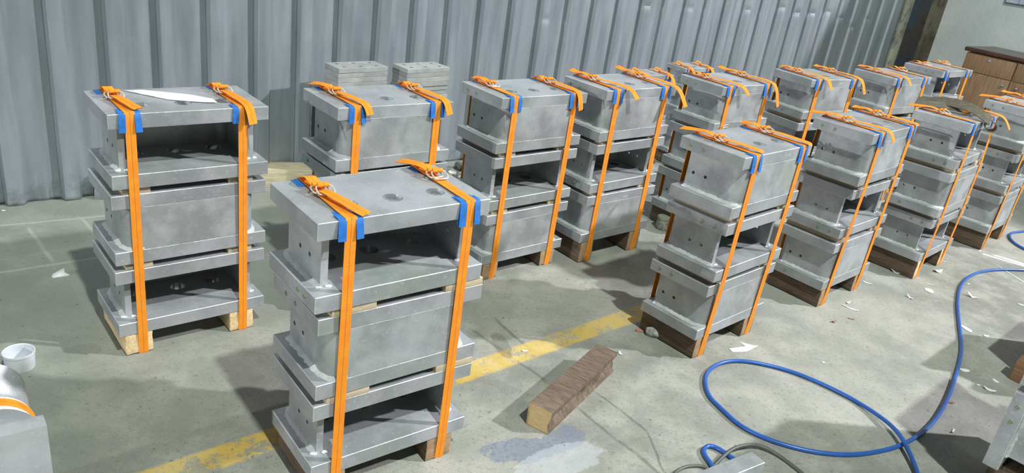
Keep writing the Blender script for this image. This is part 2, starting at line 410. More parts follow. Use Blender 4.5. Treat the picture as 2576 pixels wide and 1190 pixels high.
def weld_me(kind, seed, part):
    rnd = random.Random(seed); bm = bmesh.new()
    yend = .250 if kind == 'closed' else BD - .045
    base = []
    for k in range(22): base.append((XI, yend - (yend - RO) * k / 22, -1, 0))
    for k in range(9):
        a = math.pi / 2 * k / 8; base.append((XI + RO - RO * math.cos(a), RO - RO * math.sin(a), -math.cos(a), -math.sin(a)))
    for sx in ((0,), (1,), (), ())[part]:
        for (z, up, w0) in ((BT, 1, .013),):
            rows = []
            for i, (x, y, nx, ny) in enumerate(base):
                w = w0 * rnd.uniform(.75, 1.2); h = w0 * rnd.uniform(.45, .8)
                if y - w * abs(ny) < .001: w = min(w, max(.001, y + .0))
                if ny < -.95: w = .0012
                px, py = x + nx * w, max(y + ny * w, -.0015)
                row = [(x - nx * .004, y - ny * .004, z), (px, py, z), (x + nx * w * .45, max(y + ny * w * .45, -.0012), z + up * h * .62), (x, y, z + up * h), (x - nx * .004, y - ny * .004, z + up * h)]
                if sx: row = [(BL_ - a, b, c) for a, b, c in row]
                rows.append([bm.verts.new(r) for r in row])
            for i in range(len(rows) - 1):
                for q in range(5): bm.faces.new([rows[i][q], rows[i][(q + 1) % 5], rows[i + 1][(q + 1) % 5], rows[i + 1][q]])
            bm.faces.new(rows[0]); bm.faces.new(rows[-1][::-1])
        # splashes at the ends of the bead
        for (bx, by) in ((XI - .004, yend - .004), (XI + .022, yend + .004), (XI + RO * .78, .010)):
            for q in range(3):
                s = rnd.uniform(.004, .0075); cx = bx + rnd.uniform(-.006, .006); cy = max(.008, by + rnd.uniform(-.004, .004))
                if sx: cx = BL_ - cx
                r = bmesh.ops.create_icosphere(bm, subdivisions=2, radius=s, matrix=Matrix.Translation((cx, cy, BT + .001)) @ Matrix.Diagonal((1.3, 1, .55, 1)))
                for f in {f for v in r['verts'] for f in v.link_faces}: f.material_index = 1
                for v in r['verts']: v.co += Vector([rnd.uniform(-.0008, .0008) for _ in range(3)])
    # thin seams where the web meets both plates, flush with the plate edge
    for z in ((BT,) if part == 2 else (BH - BT,) if part == 3 else ()):
        prev = None
        for k in range(61):
            x = XI + RO + (BL_ - 2 * XI - 2 * RO) * k / 60
            h = rnd.uniform(.0004, .0013); zz = z + rnd.uniform(-.0006, .0006)
            cur = [bm.verts.new((x, .001, zz - h)), bm.verts.new((x, -h * .6, zz)), bm.verts.new((x, .001, zz + h))]
            if prev:
                for q in range(3): bm.faces.new([prev[q], prev[(q + 1) % 3], cur[(q + 1) % 3], cur[q]])
            prev = cur
    if kind == 'open':
        for v in bm.verts: v.co.y = BD - v.co.y
    return fin_bm(bm, 'weld_bead', 80)
WM = {k: [[weld_me(k, 3 + i, p) for p in range(4)] for i in range(3)] for k in ('closed', 'open')}
def plug_me():
    bm = bmesh.new(); bmesh.ops.create_cone(bm, cap_ends=True, segments=14, radius1=.0075, radius2=.006, depth=.003, matrix=Matrix.Rotation(-math.pi / 2, 4, 'Y'))
    return fin_bm(bm, 'plug', 60)
PLG = plug_me()

def lab(o, label, cat, group=None, kind=None):
    o['label'] = label; o['category'] = cat
    if group: o['group'] = group
    if kind: o['kind'] = kind
    return o
def empty(name, loc=(0, 0, 0), rz=0):
    o = bpy.data.objects.new(name, None); C.objects.link(o); o.empty_display_size = .05
    o.location = loc; o.rotation_euler = (0, 0, rz); return o

protos = {}
def make_bracket(kind):
    t = empty('steel_bracket')
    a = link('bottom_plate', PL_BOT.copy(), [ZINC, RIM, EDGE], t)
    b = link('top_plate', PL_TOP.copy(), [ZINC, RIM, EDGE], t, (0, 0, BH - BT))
    c = link('channel', CH[kind], ZWEB, t)
    for p in range(4): d = link('weld_seam' if p >= 2 else 'weld_bead', WM[kind][0][p], None, t); d['label'] = 'thin weld seam' if p >= 2 else 'pale rough weld bead'; d['side'] = p
    return t
def copy_tree(o, parent=None):
    c = o.copy(); C.objects.link(c)
    if parent: c.parent = parent
    for ch in list(o.children):
        if not ch.name.startswith(('plug', 'stamped')): copy_tree(ch, c)
    return c
used = set()
def bracket(kind, O, rz, label, plugs=(), mat=None, scale=1.0, wseed=0):
    if kind not in protos: protos[kind] = make_bracket(kind)
    if kind in used: t = copy_tree(protos[kind])
    else: t = protos[kind]; used.add(kind)
    if mat is not None: t.matrix_world = mat
    else: t.location = O; t.rotation_euler = (0, 0, R(rz)); t.scale = (scale,) * 3
    lab(t, label, 'steel bracket', 'grey steel brackets')
    for ch in t.children:
        if ch.name.startswith('weld'):
            ch.data = WM[kind][wseed % 3][ch['side']]
            if not ch.data.materials: ch.data.materials.append(WELD); ch.data.materials.append(SPAT)
    for (pl, y) in plugs:
        par = [ch for ch in t.children if ch.name.startswith('top_plate' if pl == 't' else 'bottom_plate')][0]
        p = link('plug', PLG, None, par, (-.0008, y, BT * .5)); p['label'] = 'small green plug'
        if not PLG.materials: PLG.materials.append(PLUG)
    return t

# ------------------------------------------------------------------ stacks (positions surveyed from the photograph)
ST = {
'B1': dict(g=0.0219, tb=0.0831, u=[(-0.4460,1.6373,0.0831,40.10),(-0.4413,1.6349,0.3474,40.75),(-0.4477,1.6213,0.6117,41.14)]),
'A1': dict(g=0.0227, tb=0.0808, u=[(-1.2569,2.1767,0.0808,42.60),(-1.2534,2.1802,0.3460,42.66),(-1.2458,2.1800,0.6111,42.59)]),
'A2': dict(g=0.0123, tb=0.0937, u=[(-0.6742,2.6532,0.0937,42.12),(-0.6750,2.6585,0.3485,42.04),(-0.6735,2.6477,0.6033,42.21)]),
'A3': dict(g=0.0222, tb=0.0804, u=[(-0.1196,3.1345,0.0804,43.42),(-0.1170,3.1364,0.3451,43.71),(-0.1196,3.1328,0.6097,42.94)]),
'A4': dict(g=0.0172, tb=0.1119, u=[(0.3334,3.4817,0.1119,43.04),(0.3362,3.4822,0.3716,44.13),(0.3345,3.4792,0.6313,43.68)]),
'A5': dict(g=0.0183, tb=0.1004, u=[(0.9643,4.0462,0.1004,42.71),(0.9695,4.0403,0.3611,42.82),(0.9760,4.0408,0.6218,42.83)]),
'A6': dict(g=0.0257, tb=0.0983, u=[(1.6162,4.6290,0.0983,36.12),(1.6143,4.6301,0.3664,36.09),(1.6181,4.6279,0.6346,36.15)]),
'A7': dict(g=0.0306, tb=0.1005, u=[(2.2882,5.0813,0.1005,39.98),(2.2882,5.0813,0.3735,39.98),(2.2882,5.0813,0.6465,39.98)]),
'A8': dict(g=0.0394, tb=0.1049, u=[(2.8495,5.6303,0.1049,41.36),(2.8495,5.6303,0.3867,41.36),(2.8495,5.6302,0.6686,41.36)]),
'B2': dict(g=0.0239, tb=0.0934, u=[(0.7842,2.7096,0.0934,44.89),(0.7937,2.7023,0.3597,45.57),(0.7877,2.6913,0.6261,45.41)]),
'B3': dict(g=0.0280, tb=0.0945, u=[(1.5020,3.3732,0.0945,44.60),(1.5054,3.3784,0.3650,44.62),(1.4992,3.3493,0.6354,46.06)]),
'B4': dict(g=0.0237, tb=0.1087, u=[(2.2000,3.9114,0.1087,45.69),(2.1955,3.8932,0.3749,46.20),(2.1994,3.8988,0.6410,48.12)]),
'B5': dict(g=0.0265, tb=0.1136, u=[(2.9045,4.5568,0.1136,46.23),(2.9064,4.5550,0.3826,46.26),(2.9003,4.5426,0.6516,46.53)]),
}
ORI = {'B1': 'oco', 'A1': 'oco', 'A2': 'coc', 'A3': 'coc', 'A4': 'coc', 'A5': 'coc', 'A6': 'coc', 'A7': 'coc', 'A8': 'oco',
       'B2': 'coc', 'B3': 'coc', 'B4': 'oco', 'B5': 'coc'}      # bottom, middle, top
WHERE = {'B1': 'nearest foreground stack', 'A1': 'leftmost stack', 'A2': 'second stack of wall row', 'A3': 'third stack of wall row',
         'A4': 'fourth stack of wall row', 'A5': 'fifth stack of wall row', 'A6': 'sixth stack of wall row', 'A7': 'seventh stack of wall row',
         'A8': 'farthest stack beside wooden cabinet', 'B2': 'second stack of front row', 'B3': 'third stack of front row',
         'B4': 'fourth stack, under olive canvas', 'B5': 'fifth front stack at right edge'}
PLG_AT = {('B2', 3): [('t', .235), ('t', .175)], ('B2', 2): [('t', .110), ('t', .052)], ('B2', 1): [('t', .235), ('t', .175)],
          ('B3', 3): [('t', .235), ('t', .175)], ('B3', 2): [('b', .110), ('b', .052)], ('B3', 1): [('b', .20)],
          ('B4', 3): [('b', .110), ('b', .052)], ('B4', 2): [('b', .20)], ('B4', 1): [('t', .110), ('t', .052)],
          ('B5', 3): [('t', .235), ('t', .175)], ('B5', 2): [('t', .110), ('t', .052)],
          ('A3', 3): [('t', .235), ('t', .175)], ('A4', 3): [('t', .235), ('t', .175)], ('A4', 2): [('b', .17), ('b', .11)], ('A5', 3): [('t', .235), ('t', .175)],
          ('A5', 1): [('b', .22), ('b', .16)], ('A6', 3): [('b', .20), ('b', .15)], ('A7', 3): [('b', .17)], ('A8', 3): [('t', .12), ('t', .07)],
          ('B1', 2): [('t', .2), ('t', .14)], ('B1', 3): [('b', .10), ('b', .06)], ('A2', 2): [('t', .235)]}
TIMB = {'A1': PINE}
TIER = {1: 'bottom', 2: 'middle', 3: 'top'}

def hull2(pts):
    pts = sorted(set(pts))
    def half(ps):
        h = []
        for p in ps:
            while len(h) > 1 and (h[-1][0] - h[-2][0]) * (p[1] - h[-2][1]) - (h[-1][1] - h[-2][1]) * (p[0] - h[-2][0]) <= 0: h.pop()
            h.append(p)
        return h
    a, b = half(pts), half(pts[::-1]); return a[:-1] + b[:-1]

# buckle parts (shared meshes)
def loop_pts(w, l, z0, z1):
    a, b, c = w / 2, l / 2, .006; m = lambda y: z0 + (z1 - z0) * (y / l + .5)
    return [(x, y, m(y)) for x, y in ((-a, -b + c), (-a + c, -b), (a - c, -b), (a, -b + c), (a, b - c), (a - c, b), (-a + c, b), (-a, b - c))]
WIRE1 = tube_me('wire_loop', loop_pts(.045, .030, .002, .015), .0023, 8, True, 2)
WIRE2 = tube_me('wire_loop', loop_pts(.045, .030, .004, .019), .0023, 8, True, 2)
def wrap_me():
    bm = bmesh.new(); uvl = bm.loops.layers.uv.new('UVMap')
    bmesh.ops.create_cone(bm, cap_ends=True, segments=14, radius1=.0062, radius2=.0062, depth=.031, matrix=Matrix.Rotation(math.pi / 2, 4, 'Y'))
    for f in bm.faces:
        for l in f.loops: l[uvl].uv = (.5 + l.vert.co.x / .031 * .9, math.atan2(l.vert.co.y, l.vert.co.z) * .006)
    return fin_bm(bm, 'webbing_wrap', 50)
WRAP = wrap_me()

# per strap: tail in front (reach beyond edge, drop, sideways) or None, tail behind (reach, rise, sideways) or None
TAILS = {'A1': [((-.022, -.0, .035), None), ((.035, .055, .022), None)],
         'B1': [((.000, .004, .040), (.0, .004, 0)), (None, (.045, -.004, -.030))],
         'A2': [((.022, .032, .040), (.03, 0, -.03)), ((.030, .050, .040), None)],
         'A3': [(None, (.012, .004, 0)), ((.030, .075, .016), (.0, .005, 0))],
         'A4': [((.055, .040, .075), (.03, .012, -.01)), ((.090, .085, .060), (.045, .015, -.01))],
         'A5': [((.060, .040, .080), (.0, .006, 0)), ((.060, .120, .050), (.05, .012, -.01))],
         'A6': [((.050, .055, .060), (.02, .0, 0)), ((.055, .085, .055), (.02, .01, 0))],
         'A7': [((.045, .040, .060), (.02, .006, 0)), (None, None)],
         'A8': [(None, None), (None, None)],
         'B2': [((-.005, -.010, .035), (.055, -.002, -.01)), ((.010, .000, .025), (.01, .006, 0))],
         'B3': [((.035, .045, .055), (.05, .0, -.03)), ((.012, .000, .025), (.02, .006, 0))],
         'B4': [(None, (.05, .0, -.02)), ((.07, .060, .06), None)],
         'B5': [((.02, .02, .03), (.05, .0, -.02)), (None, (.03, .01, 0))]}
SX = (.072, .420)
def stack_xf(s):
    u1, u3 = ST[s]['u'][0], ST[s]['u'][2]
    return u1

def do_stack(s):
    d = ST[s]; u = d['u']; g = d['g']; tb = d['tb']; W = WHERE[s]
    for i in (1, 2, 3):
        k = 'open' if ORI[s][i - 1] == 'o' else 'closed'
        x, y, z, yw = u[i - 1]
        side = 'open side' if k == 'open' else 'closed side'
        bracket(k, (x, y, z), yw, f"{TIER[i]} grey steel bracket, {side} forward, in {W}", PLG_AT.get((s, i), ()), wseed=i)
    # stack frame = bottom bracket frame at floor level
    x0, y0, _, yw = u[0]; a = R(yw); ca, sa = math.cos(a), math.sin(a)
    def toloc(wx, wy): return ((wx - x0) * ca + (wy - y0) * sa, -(wx - x0) * sa + (wy - y0) * ca)
    # timbers
    tm = TIMB.get(s, BROWN)
    for j, tx in enumerate((.016, .372)):
        me = box_me('timber_block', 0, .088, 0, BD - .004, 0, tb - .0042, .003, .0012, 3)
        o = link('timber_block', me, tm if s == 'A1' else [tm], None, (x0 + ca * tx - sa * .002, y0 + sa * tx + ca * .002, .0036)); o.rotation_euler = (0, 0, a)
        if s == 'A1' or True: me.materials.append(PINE if s in ('A1', 'B4') else GREYW_END)
        for f in me.polygons:
            if abs(f.normal.y) > .9: f.material_index = 1
        lab(o, f"{'pale pine' if s == 'A1' else 'brown'} timber block under {'left' if j == 0 else 'right'} end of {W}", 'timber block', 'timber blocks under the stacks')
    # spacers
    for i in (0, 1):
        z = u[i][2] + BH
        for j, tx in enumerate((.035, .372)):
            ux, uy, _, uw = u[i]; b = R(uw)
            w = .125 if s == 'B1' else .085
            me = box_me('plywood_spacer', 0, w, 0, BD - .012, 0, g, .0006)
            yo = -.0005 if s == 'B1' else .010
            if s == 'B1': 
                me = box_me('plywood_spacer', 0, w, 0, .22, 0, g, .0006)
            o = link('plywood_spacer', me, PLY, None, (ux + math.cos(b) * tx - math.sin(b) * yo, uy + math.sin(b) * tx + math.cos(b) * yo, z)); o.rotation_euler = (0, 0, b)
            lab(o, f"{'left' if j == 0 else 'right'} plywood spacer between {TIER[i + 1]} and {TIER[i + 2]} brackets, {W}", 'plywood spacer', 'plywood spacers between brackets')
    # straps
    ztop = u[2][2] + BH
    for j, sx in enumerate(SX):
        pts = [(.002, .0018), (BD - .002, .0018)]
        for i in range(3):
            ux, uy, uz, uw = u[i]; b = R(uw)
            for yy in (0, BD):
                wx = ux + math.cos(b) * sx - math.sin(b) * yy; wy = uy + math.sin(b) * sx + math.cos(b) * yy
                ly = toloc(wx, wy)[1]; off = -.0028 if yy == 0 else .0028
                pts += [(ly + off, uz), (ly + off, uz + BH)]
        yt = [p[0] for p in pts if abs(p[1] - ztop) < 1e-6]; yf, yb = min(yt), max(yt)
        P2 = [p for p in pts if abs(p[1] - ztop) > 1e-6] + [(yf - .0008, ztop + .0015), (yf + .0015, ztop + .0048), (yb - .0015, ztop + .0048), (yb + .0008, ztop + .0015)]
        h = hull2(P2)
        # subdivide long runs so the band stays straight
        Q = []
        for q in range(len(h)):
            p, r_ = Vector(h[q]), Vector(h[(q + 1) % len(h)]); n = max(1, int((r_ - p).length / .03))
            for e in range(n): Q.append(p.lerp(r_, e / n))
        t = empty('lashing_strap', (x0 + ca * sx, y0 + sa * sx, 0), a)
        sd = 'left' if j == 0 else 'right'
        lab(t, f"{sd} orange lashing strap around {W}", 'strap', 'orange lashing straps')
        link('webbing_band', ribbon_me('webbing_band', [(0, p.x, p.y) for p in Q], (1, 0, 0), .030, .0018, closed=True), ORANGE, t)
        # buckle
        by = (.165, .175)[j] + yf; zt = ztop + .006
        bk = empty('buckle', (0, by, zt)); bk.parent = t; bk['label'] = 'pale wire buckle with two loops'
        w1 = link('wire_loop', WIRE1, None, bk, (-.003, .006, 0)); w2 = link('wire_loop', WIRE2, None, bk, (.004, -.010, 0))
        w1.rotation_euler = (R(-8), 0, R(3)); w2.rotation_euler = (R(-4), 0, R(-4))
        c1 = link('webbing_wrap', WRAP, None, bk, (-.003, .021, .0165)); c2 = link('webbing_wrap', WRAP, None, bk, (.004, .006, .0195))
        for m_, mt in ((WIRE1, WIRE), (WIRE2, WIRE), (WRAP, ORANGE)):
            if not m_.materials: m_.materials.append(mt)
        # doubled webbing from back edge rising to the buckle, arched
        rise = .012
        path = [(0, yb - .006, ztop + .008), (-.003, yb - .05, ztop + .008 + rise * 1.4), (-.002, (by + yb) / 2, ztop + .008 + rise * 1.3), (0, by + .03, ztop + .014), (0, by + .018, ztop + .010)]
        link('webbing_layer', ribbon_me('webbing_layer', path, (1, 0, 0), .030, .0016, 2), ORANGE, t)
        fr, bkz = TAILS[s][j]
        if fr:
            reach, drop, side = fr
            ye = yf - reach
            path = [(0, by - .006, ztop + .016), (side * .1, by - .05, ztop + .020), (side * .35, (by + yf) / 2 - .01, ztop + .018), (side * .6, yf + .022, ztop + .016),
                    (side * .8, min(yf + .004, yf - reach * .45) if reach > 0 else yf + .012, ztop + .013 - max(drop, 0) * .12), (side, ye, ztop + .008 - max(drop, 0))]
            if reach <= 0: path[-1] = (side, ye, ztop + .009)
            tilt = side * 2.5
            sv = Vector((1, 0, 0)); sv2 = Vector((1, .25 if drop < .03 else .10, .15)).normalized()
            link('strap_tail', ribbon_me('strap_tail', path, [sv, sv, sv.lerp(sv2, .3), sv.lerp(sv2, .6), sv2, sv2], .029, .0016, 2), ORANGE, t)
        if bkz and (bkz[0] or bkz[2]):
            reach, rise2, side = bkz
            path = [(0, by + .03, ztop + .016), (side * .4, yb - .06, ztop + .026), (side * .8, yb - .005, ztop + .018), (side, yb + reach, ztop + .010 + rise2)]
            link('strap_tail', ribbon_me('strap_tail', path, [(1, 0, 0), (1, 0, .1), (1, 0, .25), (.95, -.1, .35)], .029, .0016, 2), ORANGE, t)
        # blue edge protectors, folded over the top edges
        for fb, (ye_, sg) in enumerate(((yf + .0022, -1), (yb - .0022, 1))):
            rr = random.Random(hash((s, j, fb)) % 1000 if False else (ord(s[0]) * 7 + int(s[1]) * 13 + j * 5 + fb * 3))
            ln = .045 + rr.uniform(-.006, .008); dn = .052 + rr.uniform(-.006, .012)
            wv = .058
            o = empty('edge_protector', (x0 + ca * sx - sa * ye_, y0 + sa * sx + ca * ye_, ztop), a)
            lab(o, f"blue edge protector under {sd} strap at {'front' if sg < 0 else 'rear'} edge, {W}", 'edge protector', 'blue edge protectors')
            xo = rr.uniform(-.006, .006)
            for q in range(2):
                e = .0007 + q * .0011
                pth = [(xo + q * .004, -sg * ln, e), (xo + q * .004, -sg * .010, e), (xo + q * .004, sg * (-.0015 + e), e - .0002), (xo + q * .004, sg * (-.0010 + e), -.010), (xo + q * .003 - .004, sg * (-.0006 + e * .5), -dn + q * .01)]
                link('folded_layer', ribbon_me('folded_layer', pth, (1, 0, 0), wv - q * .012, .0010), BLUE, o)
            # flared flap beside the strap
            for fx_ in (-1, 1):
                if sg > 0: continue
                pth = [(fx_ * .021, .030, .0032), (fx_ * .021, .0, .0036), (fx_ * .022, -.0035, -.004), (fx_ * .024, -.004 - rr.uniform(0, .008), -dn - .004)]
                link('folded_flap', ribbon_me('folded_flap', pth, (1, .12 * fx_, 0), .020, .0022, 1), BLUE, o)
GREYW_END = wood('timber_end', (150, 122, 92), (182, 152, 118), (3, 3, 40))

# ------------------------------------------------------------------ setting
WP = Vector((-2.2, 3.3, 0)); WD = Vector((.7660, .6428, 0)); WN = Vector((-.6428, .7660, 0))
def wp(s, n, z): return WP + WD * s + WN * n + Vector((0, 0, z))

bm = bmesh.new()
for q in [(-9, -6, 0), (16, -6, 0), (16, 16, 0), (-9, 16, 0)]: bm.verts.new(q)
bm.verts.ensure_lookup_table(); bm.faces.new(bm.verts[:])
o = link('floor', fin_bm(bm, 'floor'), floor_mat()); o['kind'] = 'structure'; o['label'] = 'worn grey concrete floor with yellow line'

def wall_corr():
    bm = bmesh.new(); pitch = .2322; s0 = .058; prof = []
    for k in range(-12, 32):
        b = s0 + k * pitch
        prof += [(b, .035, k), (b + .013, .0, k), (b + .075, .0, k), (b + .094, .035, k), (b + .125, .035, k), (b + .135, .0338, k), (b + .175, .0338, k), (b + .185, .035, k)]
    prof.append((s0 + 32 * pitch, .035, 32))
    zs = [-.0, .02, .05, .10, .2, .3, .45, .6, .75, .85] + [.88 + .012 * i for i in range(24)] + [1.2, 1.4, 1.8, 2.4, 3.2, 4.0]
    dents = [(5.669, 1.057, 1), (5.877, 1.063, 1), (6.087, 1.08, 1), (6.319, 1.035, 1), (6.558, .958, 1), (6.777, 1.04, .8), (5.415, 1.094, .8), (4.97, 1.06, .6), (4.306, 1.052, .6), (3.834, 1.05, .7), (2.921, .933, .6)]
    rows = []
    for z in zs:
        row = []
        for (s, n, k) in prof:
            wob = .004 * noise.noise(Vector((s * 1.3, z * 1.1, 3.0))) + .002 * noise.noise(Vector((s * 5, z * 3, 9.0)))
            ds = .004 * noise.noise(Vector((k * 3.1, z * .8, 5.0)))
            nn = n
            for (a, b, m) in dents:
                w = math.exp(-(abs(z - b) / .020) ** 1.5 - ((s - a - .0) / .07) ** 2)
                if n < .02: nn += .013 * m * w
            if z < .12 and -.1 < s < .12 and n > .02: nn += .012 * noise.noise(Vector((s * 30, z * 20, 0)))
            row.append(bm.verts.new(wp(s + ds, nn + wob, z)))
        rows.append(row)
    for i in range(len(rows) - 1):
        for j in range(len(prof) - 1): bm.faces.new([rows[i][j], rows[i][j + 1], rows[i + 1][j + 1], rows[i + 1][j]])
    # thickness backing
    return fin_bm(bm, 'wall_back', 18)
o = link('wall_back', wall_corr(), wall_mat()); o['kind'] = 'structure'; o['label'] = 'grey corrugated metal sheet wall'
md = o.modifiers.new('thick', 'SOLIDIFY'); md.thickness = .001; md.offset = 1

# masonry strip, painted column and white wall at the far right
def slab(name, s0, s1, n0, n1, z1, mat, label, bev=.006):
    bm = bmesh.new(); add_box(bm, s0, s1, n0, n1, 0, z1)
    for v in bm.verts: v.co = wp(v.co.x, v.co.y, v.co.z)
    bevel_outer(bm, bev); o = link(name, fin_bm(bm, name), mat); o['kind'] = 'structure'; o['label'] = label; return o
slab('trim_1', 7.50, 7.64, .012, .30, 4, column_mat('beige_render', (150, 152, 136), (172, 174, 158), (96, 98, 88)), 'pale strip of masonry beside the sheet wall')
slab('trim_2', 7.64, 7.98, .0, .30, 4, column_mat('blue_black_paint', (44, 62, 74), (64, 54, 48), (30, 34, 38)), 'dark blue and brown painted column')
slab('trim_3', 7.98, 8.30, .0, .30, 4, column_mat('brown_stained_render', (84, 76, 62), (112, 104, 88), (52, 46, 38)), 'brown stained edge of the column')
slab('wall_right', 8.30, 8.50, -7.0, .30, 4, plaster(), 'pale plastered wall behind the wooden cabinet')

# ------------------------------------------------------------------ all strapped stacks
for s in ('B1', 'A1', 'A2', 'A3', 'A4', 'A5', 'A6', 'A7', 'A8', 'B2', 'B3', 'B4', 'B5'): do_stack(s)

# stamped marks punched into some webs, part of their bracket
def mark(stack, tier, text, x, z, size=.014):
    ux, uy, uz, uw = ST[stack]['u'][tier - 1]
    for o in C.objects:
        if o.name.startswith('steel_bracket') and (o.location - Vector((ux, uy, uz))).length < 1e-4:
            cu = bpy.data.curves.new('stamped_mark', 'FONT'); cu.body = text; cu.size = size; cu.extrude = .0003
            tmp = bpy.data.objects.new('stamped_mark_src', cu); me = bpy.data.meshes.new_from_object(tmp); bpy.data.objects.remove(tmp)
            m = link('stamped_mark', me, TXT, o)
            m.location = (x, -.0006, z); m.rotation_euler = (R(90), 0, 0); m['label'] = 'row of punched characters'
mark('B2', 3, '21-02', .30, .215)
mark('A4', 1, '144-212', .25, .207, .013)
mark('A5', 3, '21-077', .26, .213)
mark('A6', 3, '02-107', .27, .215)

# ------------------------------------------------------------------ small strapped stacks behind, close to the wall
def small_stack(FL, rz, sc_, W, n=4):
    a = R(rz); ca, sa = math.cos(a), math.sin(a); z = .092
    for j, tx in enumerate((.01, .215)):
        o = link('timber_block', box_me('timber_block', 0, .07, 0, .165, 0, .0875, .003), BROWN, None, (FL[0] + ca * tx, FL[1] + sa * tx, .0036)); o.rotation_euler = (0, 0, a)
        lab(o, f"brown timber block under {'left' if j == 0 else 'right'} end of {W}", 'timber block', 'timber blocks under the stacks')
    for i in range(n):
        bracket('open' if i % 2 else 'closed', (FL[0], FL[1], z), rz, f"{['lowest', 'second', 'third', 'topmost'][i]} small dark grey steel bracket in {W}", scale=sc_, wseed=i)
        z += BH * sc_ + .003
    zt = z - .003; D = BD * sc_
    for j, tx in enumerate((.045, .255)):
        t = empty('lashing_strap', (FL[0] + ca * tx, FL[1] + sa * tx, 0), a)
        lab(t, f"{'left' if j == 0 else 'right'} orange lashing strap around {W}", 'strap', 'orange lashing straps')
        Q = []
        cor = [Vector((-.0025, .0018)), Vector((D + .0025, .0018)), Vector((D + .0025, zt + .002)), Vector((-.0025, zt + .002))]
        for q in range(4):
            for e in range(12): Q.append(cor[q].lerp(cor[(q + 1) % 4], e / 12))
        link('webbing_band', ribbon_me('webbing_band', [(0, p.x, p.y) for p in Q], (1, 0, 0), .030, .0018, closed=True), ORANGE, t)
        bk = empty('buckle', (0, D * .55, zt + .004)); bk.parent = t; bk['label'] = 'pale wire buckle with two loops'
        link('wire_loop', WIRE1, None, bk, (-.003, .006, 0)); link('webbing_wrap', WRAP, None, bk, (-.003, .021, .0165)); link('webbing_wrap', WRAP, None, bk, (.003, .004, .0125))
        pth = [(0, D * .5, zt + .012), (.01, .02, zt + .014), (.02, -.03, zt - .02), (.028, -.05, zt - .09)]
        link('strap_tail', ribbon_me('strap_tail', pth, (1, 0, 0), .028, .0016, 2), ORANGE, t)
        for fb, (yy, sg) in enumerate(((-.001, -1), (D + .001, 1))):
            o = empty('edge_protector', (FL[0] + ca * tx - sa * yy, FL[1] + sa * tx + ca * yy, zt), a)
            lab(o, f"blue edge protector under {'left' if j == 0 else 'right'} strap at {'front' if sg < 0 else 'rear'} edge, {W}", 'edge protector', 'blue edge protectors')
            link('folded_layer', ribbon_me('folded_layer', [(0, -sg * .035, .001), (0, -sg * .002, .001), (0, sg * .001, -.001), (0, sg * .003, -.05)], (1, 0, 0), .05, .001), BLUE, o)
small_stack((1.025, 5.44), 40, .62, 'small far stack behind fifth wall-row stack')
small_stack((.665, 4.92), 40, .62, 'small stack behind fourth wall-row stack')

# ------------------------------------------------------------------ two piles of drilled flat plates by the wall
def flat_pile(FL, FR, D, ztop, n, W, seed):
    rr = random.Random(seed); FL = Vector(FL); FR = Vector(FR); a = math.atan2(FR.y - FL.y, FR.x - FL.x); L = (FR - FL).length
    th = .0255; holes = [(L * x, D * y, .011) for x in (.17, .5, .83) for y in (.25, .75)]
    bm = bmesh.new(); panel(bm, [(0, 0), (L, 0), (L, D), (0, D)], holes, lambda u, v, d: (u, v, d), th - .001, seg=12)
    bmesh.ops.recalc_face_normals(bm, faces=bm.faces[:]); bm.normal_update()
    es = [e for e in bm.edges if len(e.link_faces) == 2 and e.calc_face_angle(0) > R(50) and not any(f.material_index for f in e.link_faces)]
    bmesh.ops.bevel(bm, geom=es, offset=.001, segments=1, affect='EDGES')
    me = fin_bm(bm, 'drilled_plate'); me.materials.append(PLATE); me.materials.append(RIM)
    base = ztop - n * th
    ordn = ['topmost', 'second', 'third', 'fourth', 'fifth', 'sixth', 'seventh', 'eighth', 'ninth', 'tenth', 'eleventh', 'twelfth']
    for j, tx in enumerate((.02, L - .11)):
        o = link('timber_block', box_me('timber_block', 0, .09, 0, D, 0, base - .0005, .003), BROWN, None, (FL.x + math.cos(a) * tx, FL.y + math.sin(a) * tx, 0)); o.rotation_euler = (0, 0, a)
        lab(o, f"{'left' if j == 0 else 'right'} timber support under {W}", 'timber block', 'timber supports under the plate piles')
    for i in range(n):
        k = n - 1 - i; jx, jy, ja = rr.uniform(-.004, .004), rr.uniform(-.004, .003), rr.uniform(-.01, .01)
        o = link('drilled_plate', me, None, None, (FL.x + math.cos(a) * jx - math.sin(a) * jy, FL.y + math.sin(a) * jx + math.cos(a) * jy, base + i * th)); o.rotation_euler = (0, 0, a + ja)
        where = ordn[k] if k < 12 else f"lower"
        lab(o, f"{where} grey drilled steel plate in {W}", 'steel plate', 'drilled plates piled by the wall')
flat_pile((-1.002, 3.904), (-.791, 4.121), .140, .70, 12, 'left plate pile by the wall', 3)
flat_pile((-.688, 4.128), (-.487, 4.340), .140, .70, 12, 'right plate pile by the wall', 5)

